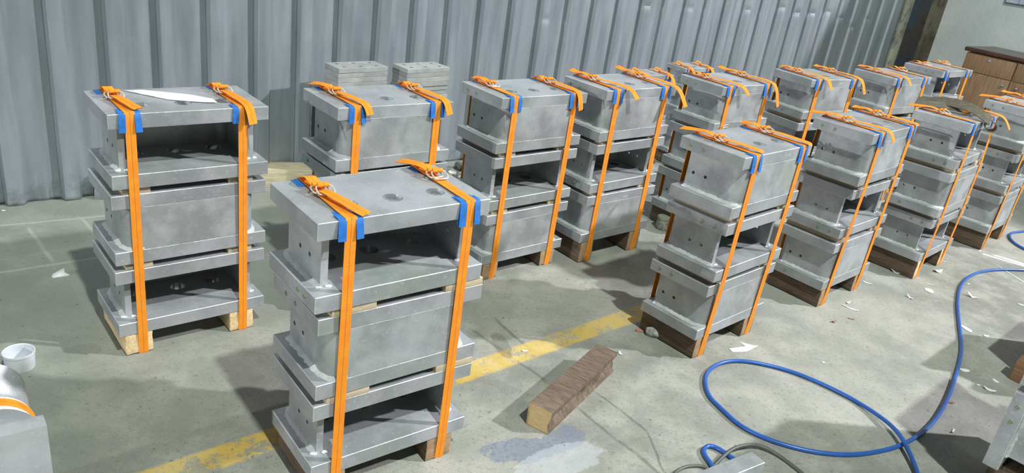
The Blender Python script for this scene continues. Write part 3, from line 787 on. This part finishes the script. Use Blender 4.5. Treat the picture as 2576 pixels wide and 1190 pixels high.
# ------------------------------------------------------------------ brackets lying on their side along the near edge
def side_bracket(kind, O, yaw, label, plugs=()):
    c, s = math.cos(R(yaw)), math.sin(R(yaw))
    M = Matrix(((c, 0, s, O[0]), (s, 0, -c, O[1]), (0, 1, 0, O[2]), (0, 0, 0, 1)))
    return bracket(kind, None, 0, label, plugs, mat=M)
def timber(loc, rz, l, w, h, mat, label, name='timber_block', group='timber blocks under the stacks'):
    o = link(name, box_me(name, 0, l, 0, w, 0, h, .003, .001, 2), mat, None, loc); o.rotation_euler = (0, 0, R(rz)); return lab(o, label, 'timber block', group)
side_bracket('open', (1.633, 2.122, .124), 45, 'grey steel bracket lying on its side at lower right corner', [('b', .235), ('b', .180)])
side_bracket('closed', (1.640, 2.129, .124 + BD + .022), 45, 'upper grey steel bracket on its side at right edge, above cornermost one')
for tx in (.05, .36):
    c45 = math.cos(R(45))
    timber((1.633 + c45 * tx + .01, 2.122 + c45 * tx - .01, 0), -45, .22, .07, .1235, BROWN, f"timber block under {'near' if tx < .1 else 'far'} part of lower right bracket")
    o = link('plywood_spacer', box_me('plywood_spacer', 0, .2, 0, .07, 0, .021, .0006), PLY, None, (1.64 + c45 * tx + .01, 2.129 + c45 * tx - .01, .124 + BD + .0005)); o.rotation_euler = (0, 0, R(-45))
    lab(o, f"{'near' if tx < .1 else 'far'} plywood spacer between the two right edge side-lying brackets", 'plywood spacer', 'plywood spacers between brackets')
side_bracket('open', (2.29, 2.99, .10), 45, 'grey steel bracket on side beyond right edge, over brown timber end')
timber((2.219, 2.951, 0), -45, .30, .08, .0995, wood('red_brown_timber', (116, 84, 60), (142, 106, 76), (1.2, 12, 12)), 'red-brown timber block end at right edge of floor')
c, s_ = math.cos(R(35.6)), math.sin(R(35.6))
side_bracket('closed', (.694 - c * .5, 1.651 - s_ * .5, .098), 35.6, 'bright steel bracket corner at bottom edge beside blue hose')
for tx in (.06, .38): timber((.694 - c * .5 + c * tx + .01, 1.651 - s_ * .5 + s_ * tx - .01, 0), -54.4, .2, .07, .0975, BROWN, f"timber block under {'left' if tx < .1 else 'right'} part of bottom edge bracket")

# bottom left: flanged piece with padded orange strap
def saddle():
    t = empty('steel_saddle', (-1.04, 1.461, 0), R(41.5)); lab(t, 'grey flanged steel piece with rounded body at bottom left corner', 'steel bracket')
    link('end_plate', box_me('end_plate', -.5, 0, 0, .0466, 0, .300, .0022), ZINC, t)
    bm = bmesh.new(); prof = []
    H, r, IN = .335, .09, -.018
    for k in range(13): a = math.pi / 2 * k / 12; prof.append((IN - r + r * math.sin(a), H - r + r * math.cos(a)))
    prof = [(-.5, H)] + prof + [(IN, 0), (-.5, 0)]
    rows = []
    for y in (.046, .052, .06, .075, .10, .12, .135, .15, .165):
        fl = .012 * math.exp(-(y - .046) / .018); up = max(0, y - .112) * 1.3
        rows.append([bm.verts.new((x + (fl if x > -.3 else 0), y, z + (fl * .5 + up if z > .15 else 0))) for x, z in prof])
    for i in range(len(rows) - 1):
        for k in range(len(prof)): bm.faces.new([rows[i][k], rows[i][(k + 1) % len(prof)], rows[i + 1][(k + 1) % len(prof)], rows[i + 1][k]])
    bm.faces.new(rows[0]); bm.faces.new(rows[-1][::-1])
    link('rounded_body', fin_bm(bm, 'rounded_body', 50), ZINC, t)
    # the strap over two foam pads
    s = empty('lashing_strap', (-1.04, 1.461, 0), R(41.5)); lab(s, 'orange strap over white foam pads on bottom left steel piece', 'strap')
    def band(y, w, th, off, nm, mat):
        pts = [(-.5, y, H + off)] + [(IN - r + (r + off) * math.sin(math.pi / 2 * k / 12), y, H - r + (r + off) * math.cos(math.pi / 2 * k / 12)) for k in range(13)] + [(IN + off, y, .12)]
        link(nm, ribbon_me(nm, pts, (0, 1, 0), w, th), mat, s)
    band(.085, .030, .0020, .0075, 'webbing_band', ORANGE)
    band(.085, .054, .0050, .0032, 'foam_pad', FOAM)
saddle()

# ------------------------------------------------------------------ loose things on the floor
def block():
    A, B, Cc = Vector((.138, 2.142, 0)), Vector((.214, 2.099, 0)), Vector((.462, 2.545, 0))
    ex = (Cc - B).normalized(); L = (Cc - B).length; W = .088; Hh = .085
    bm = bmesh.new(); add_box(bm, 0, L, 0, W, 0, Hh)
    bmesh.ops.subdivide_edges(bm, edges=[e for e in bm.edges if e.calc_length() > .3], cuts=26, use_grid_fill=True)
    bmesh.ops.subdivide_edges(bm, edges=[e for e in bm.edges if e.calc_length() > .05], cuts=4, use_grid_fill=True)
    for v in bm.verts:
        p = v.co; rag = noise.noise(Vector((p.x * 16, p.z * 30, 1.0)))
        if p.y < .001 and .004 < p.z < Hh * .8: v.co.y += .022 * max(0, .45 + rag * 1.6 + .5 * noise.noise(p * 60)) * (1 - abs(p.z / Hh - .45))         # ragged groove along the near side
        v.co += Vector((0, noise.noise(p * 40) * .0015, noise.noise(p * 34 + Vector((3, 3, 3))) * .0015 if p.z > .01 else 0))
    me = fin_bm(bm, 'timber_offcut', 40); me.materials.append(GREYW); me.materials.append(ENDG)
    for f in me.polygons:
        if abs(f.normal.x) > .8: f.material_index = 1
    o = link('timber_offcut', me, None, None, (B.x, B.y, .0015)); o.rotation_euler = (0, 0, math.atan2(ex.y, ex.x))
    lab(o, 'weathered brown timber offcut with split side lying alone on the floor', 'timber block')
block()
o = link('timber_beam', box_me('timber_beam', -.42, 0, 0, .14, 0, .10, .004, .0015, 3), BEAMW, None, (-1.14, 3.977, 0)); o.rotation_euler = (0, 0, R(22))
lab(o, 'dirty pale timber beam on floor between first two wall-row stacks', 'timber beam')

def cup():
    t = empty('plastic_cup', (-1.524, 2.052, 0)); lab(t, 'white plastic cup standing on the floor at left edge', 'cup')
    bm = bmesh.new(); prof = [(0, 0), (.041, 0), (.0425, .004), (.0450, .052), (.0465, .0525), (.0465, .060), (.0452, .0605), (.0432, .058), (.0408, .006), (0, .005)]
    seg = 48; rows = []
    for (r_, z) in prof:
        rows.append([bm.verts.new((r_ * math.cos(2 * math.pi * k / seg), r_ * math.sin(2 * math.pi * k / seg), z)) for k in range(seg)] if r_ else [bm.verts.new((0, 0, z))])
    for a_, b_ in zip(rows, rows[1:]):
        for k in range(seg):
            if len(a_) == 1: bm.faces.new([a_[0], b_[k], b_[(k + 1) % seg]])
            elif len(b_) == 1: bm.faces.new([a_[k], a_[(k + 1) % seg], b_[0]])
            else: bm.faces.new([a_[k], a_[(k + 1) % seg], b_[(k + 1) % seg], b_[k]])
    link('cup_body', fin_bm(bm, 'cup_body', 35), CUP, t)
cup()

def hose(pts, r, mat, label, name, cat, lift=None):
    P = [(x, y, r + .0005 + (lift[i] if lift else 0)) for i, (x, y) in enumerate(pts)]
    return lab(link(name, tube_me(name, P, r, 12, False, 2), mat), label, cat)
H1 = [(1.46, 2.08), (1.481, 2.184), (1.489, 2.265), (1.492, 2.349), (1.484, 2.428), (1.453, 2.509), (1.417, 2.57), (1.387, 2.604), (1.289, 2.684), (1.19, 2.736), (1.064, 2.76), (.98, 2.752), (.907, 2.715), (.849, 2.647), (.818, 2.569), (.813, 2.461), (.849, 2.388), (.892, 2.308), (.94, 2.265), (1.008, 2.232), (1.079, 2.214), (1.152, 2.207), (1.253, 2.217), (1.358, 2.253), (1.469, 2.31), (1.562, 2.381), (1.681, 2.497), (1.8, 2.651), (1.913, 2.821), (2.041, 3.031), (2.113, 3.161), (2.177, 3.305), (2.271, 3.525), (2.347, 3.692), (2.461, 3.904), (2.578, 4.056), (2.704, 4.171), (2.842, 4.249), (3.049, 4.313), (3.268, 4.343), (3.5, 4.35)]
LF = [0.0] * len(H1); LF[1] = .006; LF[2] = .014; LF[3] = .020; LF[4] = .014; LF[5] = .006
hose(H1, .0078, HOSE, 'long blue hose looping over the open floor at lower right', 'blue_hose', 'hose', LF)
hose([(3.791, 5.263), (3.472, 5.069), (3.339, 5.0), (3.271, 4.897), (3.244, 4.788), (3.261, 4.692), (3.365, 4.546), (3.5, 4.46)], .0078, HOSE, 'short blue hose bend at right edge beside fifth front stack', 'blue_hose', 'hose')
hose([(.76, 1.96), (.758, 2.009), (.753, 2.058), (.738, 2.098), (.737, 2.131), (.759, 2.157), (.782, 2.155), (.807, 2.136), (.836, 2.104), (.86, 2.06), (.87, 1.99)], .0078, HOSE, 'small blue hose loop at bottom edge beside bright bracket corner', 'blue_hose', 'hose')
hose([(.70, 1.96), (.733, 2.013), (.778, 2.079), (.839, 2.147), (.914, 2.187), (.96, 2.187), (1.008, 2.158), (1.055, 2.092), (1.08, 2.049), (1.11, 1.98)], .0062, CABLE, 'dark grey cable arching over small blue hose loop', 'grey_cable', 'cable', [0, 0, .004, .016, .012, .006, 0, 0, 0, 0])
hose([(.58, 1.9), (.611, 1.968), (.627, 2.0), (.663, 2.032), (.70, 2.045), (.728, 2.046), (.745, 2.02), (.75, 1.95)], .0055, CABLE, 'light grey cable curving at bottom edge left of small hose loop', 'grey_cable', 'cable')

def shard(name, x, y, r, asp, ang, curl, mat, label, cat, group=None, n=9, seed=0, th=.0016, z=0.0):
    rr = random.Random(seed); bm = bmesh.new(); A = []; B = []
    for k in range(n):
        a = 2 * math.pi * k / n; q = r * rr.uniform(.6, 1.1)
        px, py = q * math.cos(a), q * math.sin(a) * asp; pz = curl * (px / r) ** 2 * r
        A.append(bm.verts.new((px, py, pz))); B.append(bm.verts.new((px, py, pz + th)))
    ca_, cb_ = bm.verts.new((0, 0, 0)), bm.verts.new((0, 0, th))
    for k in range(n):
        j = (k + 1) % n; bm.faces.new([A[j], A[k], ca_]); bm.faces.new([B[k], B[j], cb_]); bm.faces.new([A[k], A[j], B[j], B[k]])
    o = link(name, fin_bm(bm, name, 30), mat, None, (x, y, z + .0004)); o.rotation_euler = (0, 0, ang)
    return lab(o, label, cat, group)
SH = [ # x, y, radius, aspect, angle, curl, label
 (2.429, 4.097, .030, .6, .3, .5, 'curled white plastic scrap just right of fourth front stack timber'),
 (2.249, 3.80, .032, .8, 1.1, .05, 'roundest flat white plastic scrap on the open floor'),
 (2.090, 3.664, .024, .35, 2.2, .6, 'small curled grey-white scrap left of the round scrap'),
 (2.487, 3.796, .032, .45, 2.5, .6, 'curled white scrap beside the upper bend of blue hose'),
 (1.905, 3.782, .030, .3, -.5, .1, 'narrow white scrap by right timber of third front stack'),
 (1.696, 3.429, .045, .16, -.6, .1, 'long thin white sliver below third front stack'),
 (1.704, 3.494, .018, .5, .6, .3, 'tiny curved white scrap above long sliver'),
 (2.294, 3.892, .026, .12, -.4, .1, 'hair-thin white sliver above the round scrap'),
 (2.252, 3.391, .050, .40, -1.3, .05, 'pointed white scrap against the hose in the shadow patch'),
 (2.322, 3.344, .018, .6, .2, .2, 'small pale scrap right of pointed scrap in shadow'),
 (2.030, 2.970, .028, .6, .1, .1, 'white scrap touching right side of hose below the shadow'),
 (2.142, 2.912, .024, .45, -1.0, .1, 'white pointed scrap near brown timber end at right edge'),
 (2.039, 2.857, .011, .6, .4, .1, 'tiny white scrap between two larger ones at lower right'),
 (2.072, 2.826, .026, .45, -.6, .4, 'curled white scrap nearest the side-lying right bracket'),
 (2.743, 3.790, .024, .3, -.3, .1, 'white scrap at right edge below the hose'),
 (2.904, 4.557, .014, .6, .4, .1, 'tiny white scrap beneath fifth front stack timber'),
 (2.145, 3.984, .030, .35, -.5, .5, 'curled grey scrap beneath fourth front stack timber'),
 (2.554, 4.273, .022, .25, -.6, .1, 'thin pale chip at right timber of fourth front stack'),
 (2.548, 3.978, .012, .5, .2, .2, 'tiny white scrap inside upper hose bend'),
 (1.378, 2.856, .010, .6, .2, .1, 'tiny white scrap above the big hose loop'),
 (1.750, 2.476, .018, .3, .9, .3, 'small white curled scrap in shadow right of the hose'),
 (.498, 2.685, .016, .45, 1.9, .3, 'small white scrap right of the timber offcut'),
 (.115, 2.60, .014, .5, .3, .2, 'small pale scrap on the yellow line left of timber offcut'),
 (-2.315, 3.149, .010, .6, .3, .1, 'tiny white crumb on floor by corrugated wall at left'),
]
for i, (x, y, r_, asp, an, cu_, lb) in enumerate(SH):
    shard('plastic_scrap', x, y, r_, asp, an, cu_, WHITEP, lb, 'scrap', 'white plastic scraps on the floor', 9, 20 + i)
shard('wood_chip', 1.555, 3.253, .018, .6, .5, .7, PEEL, 'pinkish wood chip below left timber of third front stack', 'wood chip', None, 7, 3)
shard('wood_chip', 1.658, 3.315, .026, .25, -.2, .5, PEEL, 'thin pinkish wood shaving right of the other chip', 'wood chip', None, 7, 4)
shard('wood_chip', 1.835, 2.681, .020, .4, -.5, .4, PEEL, 'pink wood chip in the lilac shadow left of the hose', 'wood chip', None, 7, 5)
shard('brick_chip', .590, 2.892, .018, .7, -.1, .1, BRICKC, 'orange brick chip left of second front stack', 'brick chip', None, 8, 6, .006)
# folded paper left, V-shaped sliver, white arrow-like piece, long strips
def poly_sheet(name, pts, mat, label, cat, th=.0014, z=.0006, parent=None):
    bm = bmesh.new(); A = [bm.verts.new((p[0], p[1], z + (p[2] if len(p) > 2 else 0))) for p in pts]; B = [bm.verts.new(v.co + Vector((0, 0, th))) for v in A]
    bm.faces.new(A[::-1]); bm.faces.new(B); n = len(A)
    for k in range(n): bm.faces.new([A[k], A[(k + 1) % n], B[(k + 1) % n], B[k]])
    o = link(name, fin_bm(bm, name), mat, parent)
    return lab(o, label, cat) if label else o
poly_sheet('plastic_offcut', [(.975, 2.855), (.985, 2.83), (1.05, 2.852), (1.115, 2.918), (1.095, 2.912), (1.035, 2.925), (1.055, 2.895)], WHITEP, 'white notched plastic offcut on floor in front of second front stack', 'plastic offcut')
poly_sheet('plastic_strip', [(2.890, 4.498), (2.905, 4.515), (3.30, 4.29), (3.28, 4.27)], WHITEP, 'narrow long white plastic strip crossing under the hose at right edge', 'plastic strip')
poly_sheet('plastic_strip', [(2.955, 4.512), (2.99, 4.52), (3.10, 4.46), (3.32, 4.32), (3.30, 4.27)], WHITEP, 'wide long white plastic strip crossing under the hose at right edge', 'plastic strip')
poly_sheet('plastic_strip', [(2.893, 4.38), (2.898, 4.372), (2.955, 4.10), (2.945, 4.095)], WHITEP, 'thin white plastic splinter below the two long strips', 'plastic strip')
def folded():
    bm = bmesh.new(); M = [(-.03, -.012, .001), (-.022, -.022, .001), (.012, .004, .014), (.032, .006, .002), (.030, -.002, .001), (.006, .030, .016), (.0, .034, .018), (-.028, -.004, .008)]
    vs = [bm.verts.new(m) for m in M]; bm.faces.new([vs[0], vs[1], vs[2], vs[7]]); bm.faces.new([vs[7], vs[2], vs[5], vs[6]]); bm.faces.new([vs[2], vs[1], vs[4], vs[3]])
    o = link('crumpled_paper', fin_bm(bm, 'crumpled_paper', 20), WHITEP, None, (-1.754, 2.655, 0)); md = o.modifiers.new('t', 'SOLIDIFY'); md.thickness = .0014
    o.rotation_euler = (0, 0, R(15)); lab(o, 'folded white paper scrap on the shaded floor at far left', 'paper scrap')
folded()
def rock(x, y, sx_, sy, sz, rz, mat, label, name='rubble_stone', seed=1, cat='stone'):
    bm = bmesh.new(); bmesh.ops.create_icosphere(bm, subdivisions=3, radius=1)
    for v in bm.verts:
        n_ = 1 + .22 * noise.noise(v.co * 1.6 + Vector((seed, 0, 0))) + .08 * noise.noise(v.co * 5)
        v.co = Vector((v.co.x * sx_ * n_, v.co.y * sy * n_, max(-sz * .7, v.co.z * sz * n_)))
    o = link(name, fin_bm(bm, name, 25), mat, None, (x, y, sz * .7)); o.rotation_euler = (0, 0, R(rz)); return lab(o, label, cat)
rock(.655, 2.868, .042, .021, .024, -15, STONE, 'grey-white lump of rubble beside left timber of second front stack')
# small jar between the fourth and fifth wall-row stacks
def jar():
    t = empty('glass_jar', (.845, 4.145, 0)); lab(t, 'small greenish jar on floor behind second front stack', 'jar')
    bm = bmesh.new(); bmesh.ops.create_cone(bm, cap_ends=True, segments=24, radius1=.040, radius2=.034, depth=.06, matrix=Matrix.Translation((0, 0, .03)))
    bevel_outer(bm, .004, 2, 60); link('jar_body', fin_bm(bm, 'jar_body', 50), CLEAR, t)
    bm = bmesh.new(); bmesh.ops.create_cone(bm, cap_ends=True, segments=24, radius1=.036, radius2=.036, depth=.014, matrix=Matrix.Translation((0, 0, .067)))
    link('jar_lid', fin_bm(bm, 'jar_lid', 50), simple('jar_lid_mat', rgb(150, 152, 132), .4), t)
jar()
# bits lying behind the second stack, near the wall
def bottle(x, y, rz, label):
    t = empty('plastic_bottle', (x, y, .042), R(rz)); lab(t, label, 'bottle', 'clear bottles thrown by the wall')
    bm = bmesh.new(); prof = [(0, 0), (.034, 0), (.040, .008), (.040, .05), (.037, .06), (.040, .07), (.040, .14), (.034, .165), (.016, .19), (.013, .21)]; seg = 20; rows = []
    for (r_, z) in prof: rows.append([bm.verts.new((z, r_ * math.cos(2 * math.pi * k / seg), r_ * math.sin(2 * math.pi * k / seg))) for k in range(seg)] if r_ else [bm.verts.new((0, 0, 0))])
    for a_, b_ in zip(rows, rows[1:]):
        for k in range(seg):
            if len(a_) == 1: bm.faces.new([a_[0], b_[k], b_[(k + 1) % seg]])
            else: bm.faces.new([a_[k], a_[(k + 1) % seg], b_[(k + 1) % seg], b_[k]])
    link('bottle_body', fin_bm(bm, 'bottle_body', 40), CLEAR, t)
    bm = bmesh.new(); bmesh.ops.create_cone(bm, cap_ends=True, segments=16, radius1=.015, radius2=.015, depth=.02, matrix=Matrix.Translation((.218, 0, 0)) @ Matrix.Rotation(math.pi / 2, 4, 'Y'))
    link('cap', fin_bm(bm, 'cap', 50), WHITEP, t)
bottle(-.52, 4.74, 150, 'upper clear plastic bottle lying behind second wall-row stack')
bottle(-.36, 4.60, -20, 'lower clear plastic bottle lying behind second wall-row stack')
for i, (x, y, r_) in enumerate([(-.44, 4.50, .05), (-.36, 4.46, .045), (-.27, 4.62, .05), (-.40, 4.66, .04)]):
    rock(x, y, r_, r_ * .7, .03, 40 * i, simple('crushed_foil_%d' % i, rgb(176 - 14 * i, 178 - 12 * i, 168 - 12 * i), .35, .3, 30, .3),
         ['left crumpled silvery wrapper behind second wall-row stack', 'near crumpled wrapper behind second wall-row stack', 'right crumpled olive wrapper by corrugated wall', 'far crumpled grey wrapper between the bottles'][i], 'crumpled_wrapper', 3 + i, 'wrapper')
# folded flashing at the foot of the wall
bm = bmesh.new()
base = [wp(.19, -.015, 0), wp(.24, -.035, 0), wp(.30, -.02, 0), wp(.62, -.02, 0)]; top = [wp(.205, .0, .13), wp(.235, -.015, .150), wp(.27, -.01, .165), wp(.60, -.005, .165)]
vb = [bm.verts.new(b) for b in base]; vt = [bm.verts.new(b) for b in top]
for k in range(3): bm.faces.new([vb[k], vb[k + 1], vt[k + 1], vt[k]])
o = link('metal_flashing', fin_bm(bm, 'metal_flashing', 20), FLASH); md = o.modifiers.new('t', 'SOLIDIFY'); md.thickness = .0015
lab(o, 'bent pale metal flashing at wall foot behind leftmost stack', 'flashing')

# white plastic strip on top of the leftmost stack
x_, y_, z_, yw_ = ST['A1']['u'][2]; M = Matrix.Translation((x_, y_, z_ + BH)) @ Matrix.Rotation(R(yw_), 4, 'Z')
pts = [(.118, .256, .001), (.170, .252, .002), (.300, .165, .003), (.350, .104, .003), (.350, .066, .002), (.305, .078, .002), (.215, .128, .001), (.150, .214, .001)]
poly_sheet('plastic_strip', [tuple(M @ Vector(p)) for p in pts], WHITEP, 'white pointed plastic strip lying on top of leftmost stack', 'plastic strip', .0018, .0008)

# olive canvas draped over the fourth front stack
def canvas():
    ux, uy, uz, uw = ST['B4']['u'][2]; M = Matrix.Translation((ux, uy, uz + BH)) @ Matrix.Rotation(R(uw), 4, 'Z')
    t = empty('canvas_sling', (0, 0, 0)); t.matrix_world = M; lab(t, 'olive canvas sling draped across top of fourth front stack', 'canvas sling')
    P1 = [(.25, .36, .010), (.26, .30, .026), (.262, .24, .040), (.255, .18, .048), (.240, .12, .050), (.22, .06, .044), (.20, .01, .030), (.19, -.035, .012)]
    link('canvas_band', ribbon_me('canvas_band', P1, [(.9, .15, .42)] * 8, .080, .004, 2), CANVAS, t)
    P2 = [(.16, .33, .008), (.19, .27, .022), (.22, .20, .028), (.25, .14, .026), (.27, .08, .022)]
    link('canvas_band', ribbon_me('canvas_band', P2, [(.9, .1, .3)] * 5, .07, .004, 2), CANVAS, t)
    bm = bmesh.new()
    for k in range(3):
        pass
    rows = []
    for i in range(14):
        a = i / 13 * math.pi * 1.7; r_ = .030
        rows.append((.188 + .004 * i / 13, -.042 - r_ * math.sin(a) * .9, -.012 + r_ * math.cos(a) * .8))
    link('rolled_end', ribbon_me('rolled_end', rows, (1, .35, 0), .07, .004), CANVAS, t); bm.free()
    o = empty('orange_pouch', tuple(M @ Vector((.27, .085, .012))), R(uw)); lab(o, 'bright orange webbing fold peeking from under the olive canvas', 'webbing fold')
    link('webbing_fold', ribbon_me('webbing_fold', [(-.05, .03, 0), (-.02, .015, .018), (.03, -.01, .018), (.07, -.04, -.004)], (.5, 1, 0), .045, .002, 2), ORANGE, o)
canvas()
# loose wire buckle hanging on the fifth wall-row stack front
t = empty('wire_buckle', (0, 0, 0)); ux, uy, uz, uw = ST['A5']['u'][2]
t.matrix_world = Matrix.Translation((ux, uy, uz)) @ Matrix.Rotation(R(uw), 4, 'Z') @ Matrix.Translation((.072, -.012, .012)) @ Matrix.Rotation(R(75), 4, 'X')
lab(t, 'loose pale wire buckle hanging on left strap of fifth wall-row stack', 'buckle'); link('wire_loop', WIRE1, None, t); link('wire_loop', WIRE2, None, t, (.004, .012, 0))

# ------------------------------------------------------------------ wooden cabinet against the white wall
def cabinet():
    S0, S1, N0, N1, HT = 7.66, 8.285, -.607, -2.05, .918
    t = empty('wooden_cabinet', tuple(wp(S0, N0, 0)), math.atan2(-WN.y, -WN.x)); lab(t, 'brown wood-grain cabinet with dark top against the pale wall', 'cabinet')
    # local x runs along the front (towards the room), local y = away from camera (+s)
    W = N0 - N1; D = S1 - S0
    t.matrix_world = Matrix(((-WN.x, WD.x, 0, wp(S0, N0, 0).x), (-WN.y, WD.y, 0, wp(S0, N0, 0).y), (0, 0, 1, 0), (0, 0, 0, 1)))
    link('cabinet_body', box_me('cabinet_body', .015, W - .015, .02, D, .0, .872, .003), CABW, t)
    link('cabinet_top', box_me('cabinet_top', -.012, W, -.015, D, .880, .918, .012), [CABTOP], t)
    link('top_panel', box_me('top_panel', .0, W - .01, .0, D, .9182, .9202, .0), CABLAM, t)
    dx0, dx1 = .02, .475
    d = link('drawer', box_me('drawer', dx0, dx1, .0, .018, .705, .866, .002), CABW, t)
    bm = bmesh.new(); bmesh.ops.create_cone(bm, cap_ends=True, segments=16, radius1=.013, radius2=.012, depth=.008, matrix=Matrix.Translation((.245, -.004, .835)) @ Matrix.Rotation(math.pi / 2, 4, 'X')); link('lock', fin_bm(bm, 'lock', 50), CHROME, d)
    d = link('drawer', box_me('drawer', .488, .955, .0, .018, .705, .866, .002), CABW, t)
    for x0, x1, kx in ((.02, .475, .432), (.482, .955, .555)):
        dd = link('door', box_me('door', x0, x1, .002, .018, .06, .700, .002), CABW, t)
        bm = bmesh.new(); bmesh.ops.create_icosphere(bm, subdivisions=3, radius=.014, matrix=Matrix.Translation((kx, -.014, .648)) @ Matrix.Diagonal((1, 1.2, .8, 1))); link('knob', fin_bm(bm, 'knob', 60), CHROME, dd)
cabinet()
# notice board on the white wall
def board():
    t = empty('notice_board', (0, 0, 0)); lab(t, 'pale notice board with glass rim high on the plaster wall, top right', 'notice board')
    t.matrix_world = Matrix(((-WN.x, WD.x, 0, wp(8.298, -.545, 1.30).x), (-WN.y, WD.y, 0, wp(8.298, -.545, 1.30).y), (0, 0, 1, 1.335), (0, 0, 0, 1)))
    link('frame', box_me('frame', 0, .8, -.02, 0, 0, .5, .003), simple('green_glass_rim', rgb(96, 128, 124), .3), t)
    link('sheet', box_me('sheet', .012, .13, -.0225, -.0202, .014, .49, 0), simple('lilac_paper', rgb(190, 194, 212), .6), t)
    link('sheet', box_me('sheet', .134, .79, -.0225, -.0202, .014, .49, 0), simple('lilac_paper_large', rgb(186, 190, 210), .6), t)
board()
for o in C.objects:
    if o.type == 'MESH' and len(o.data.materials) == 0: print('NO MAT', o.name)
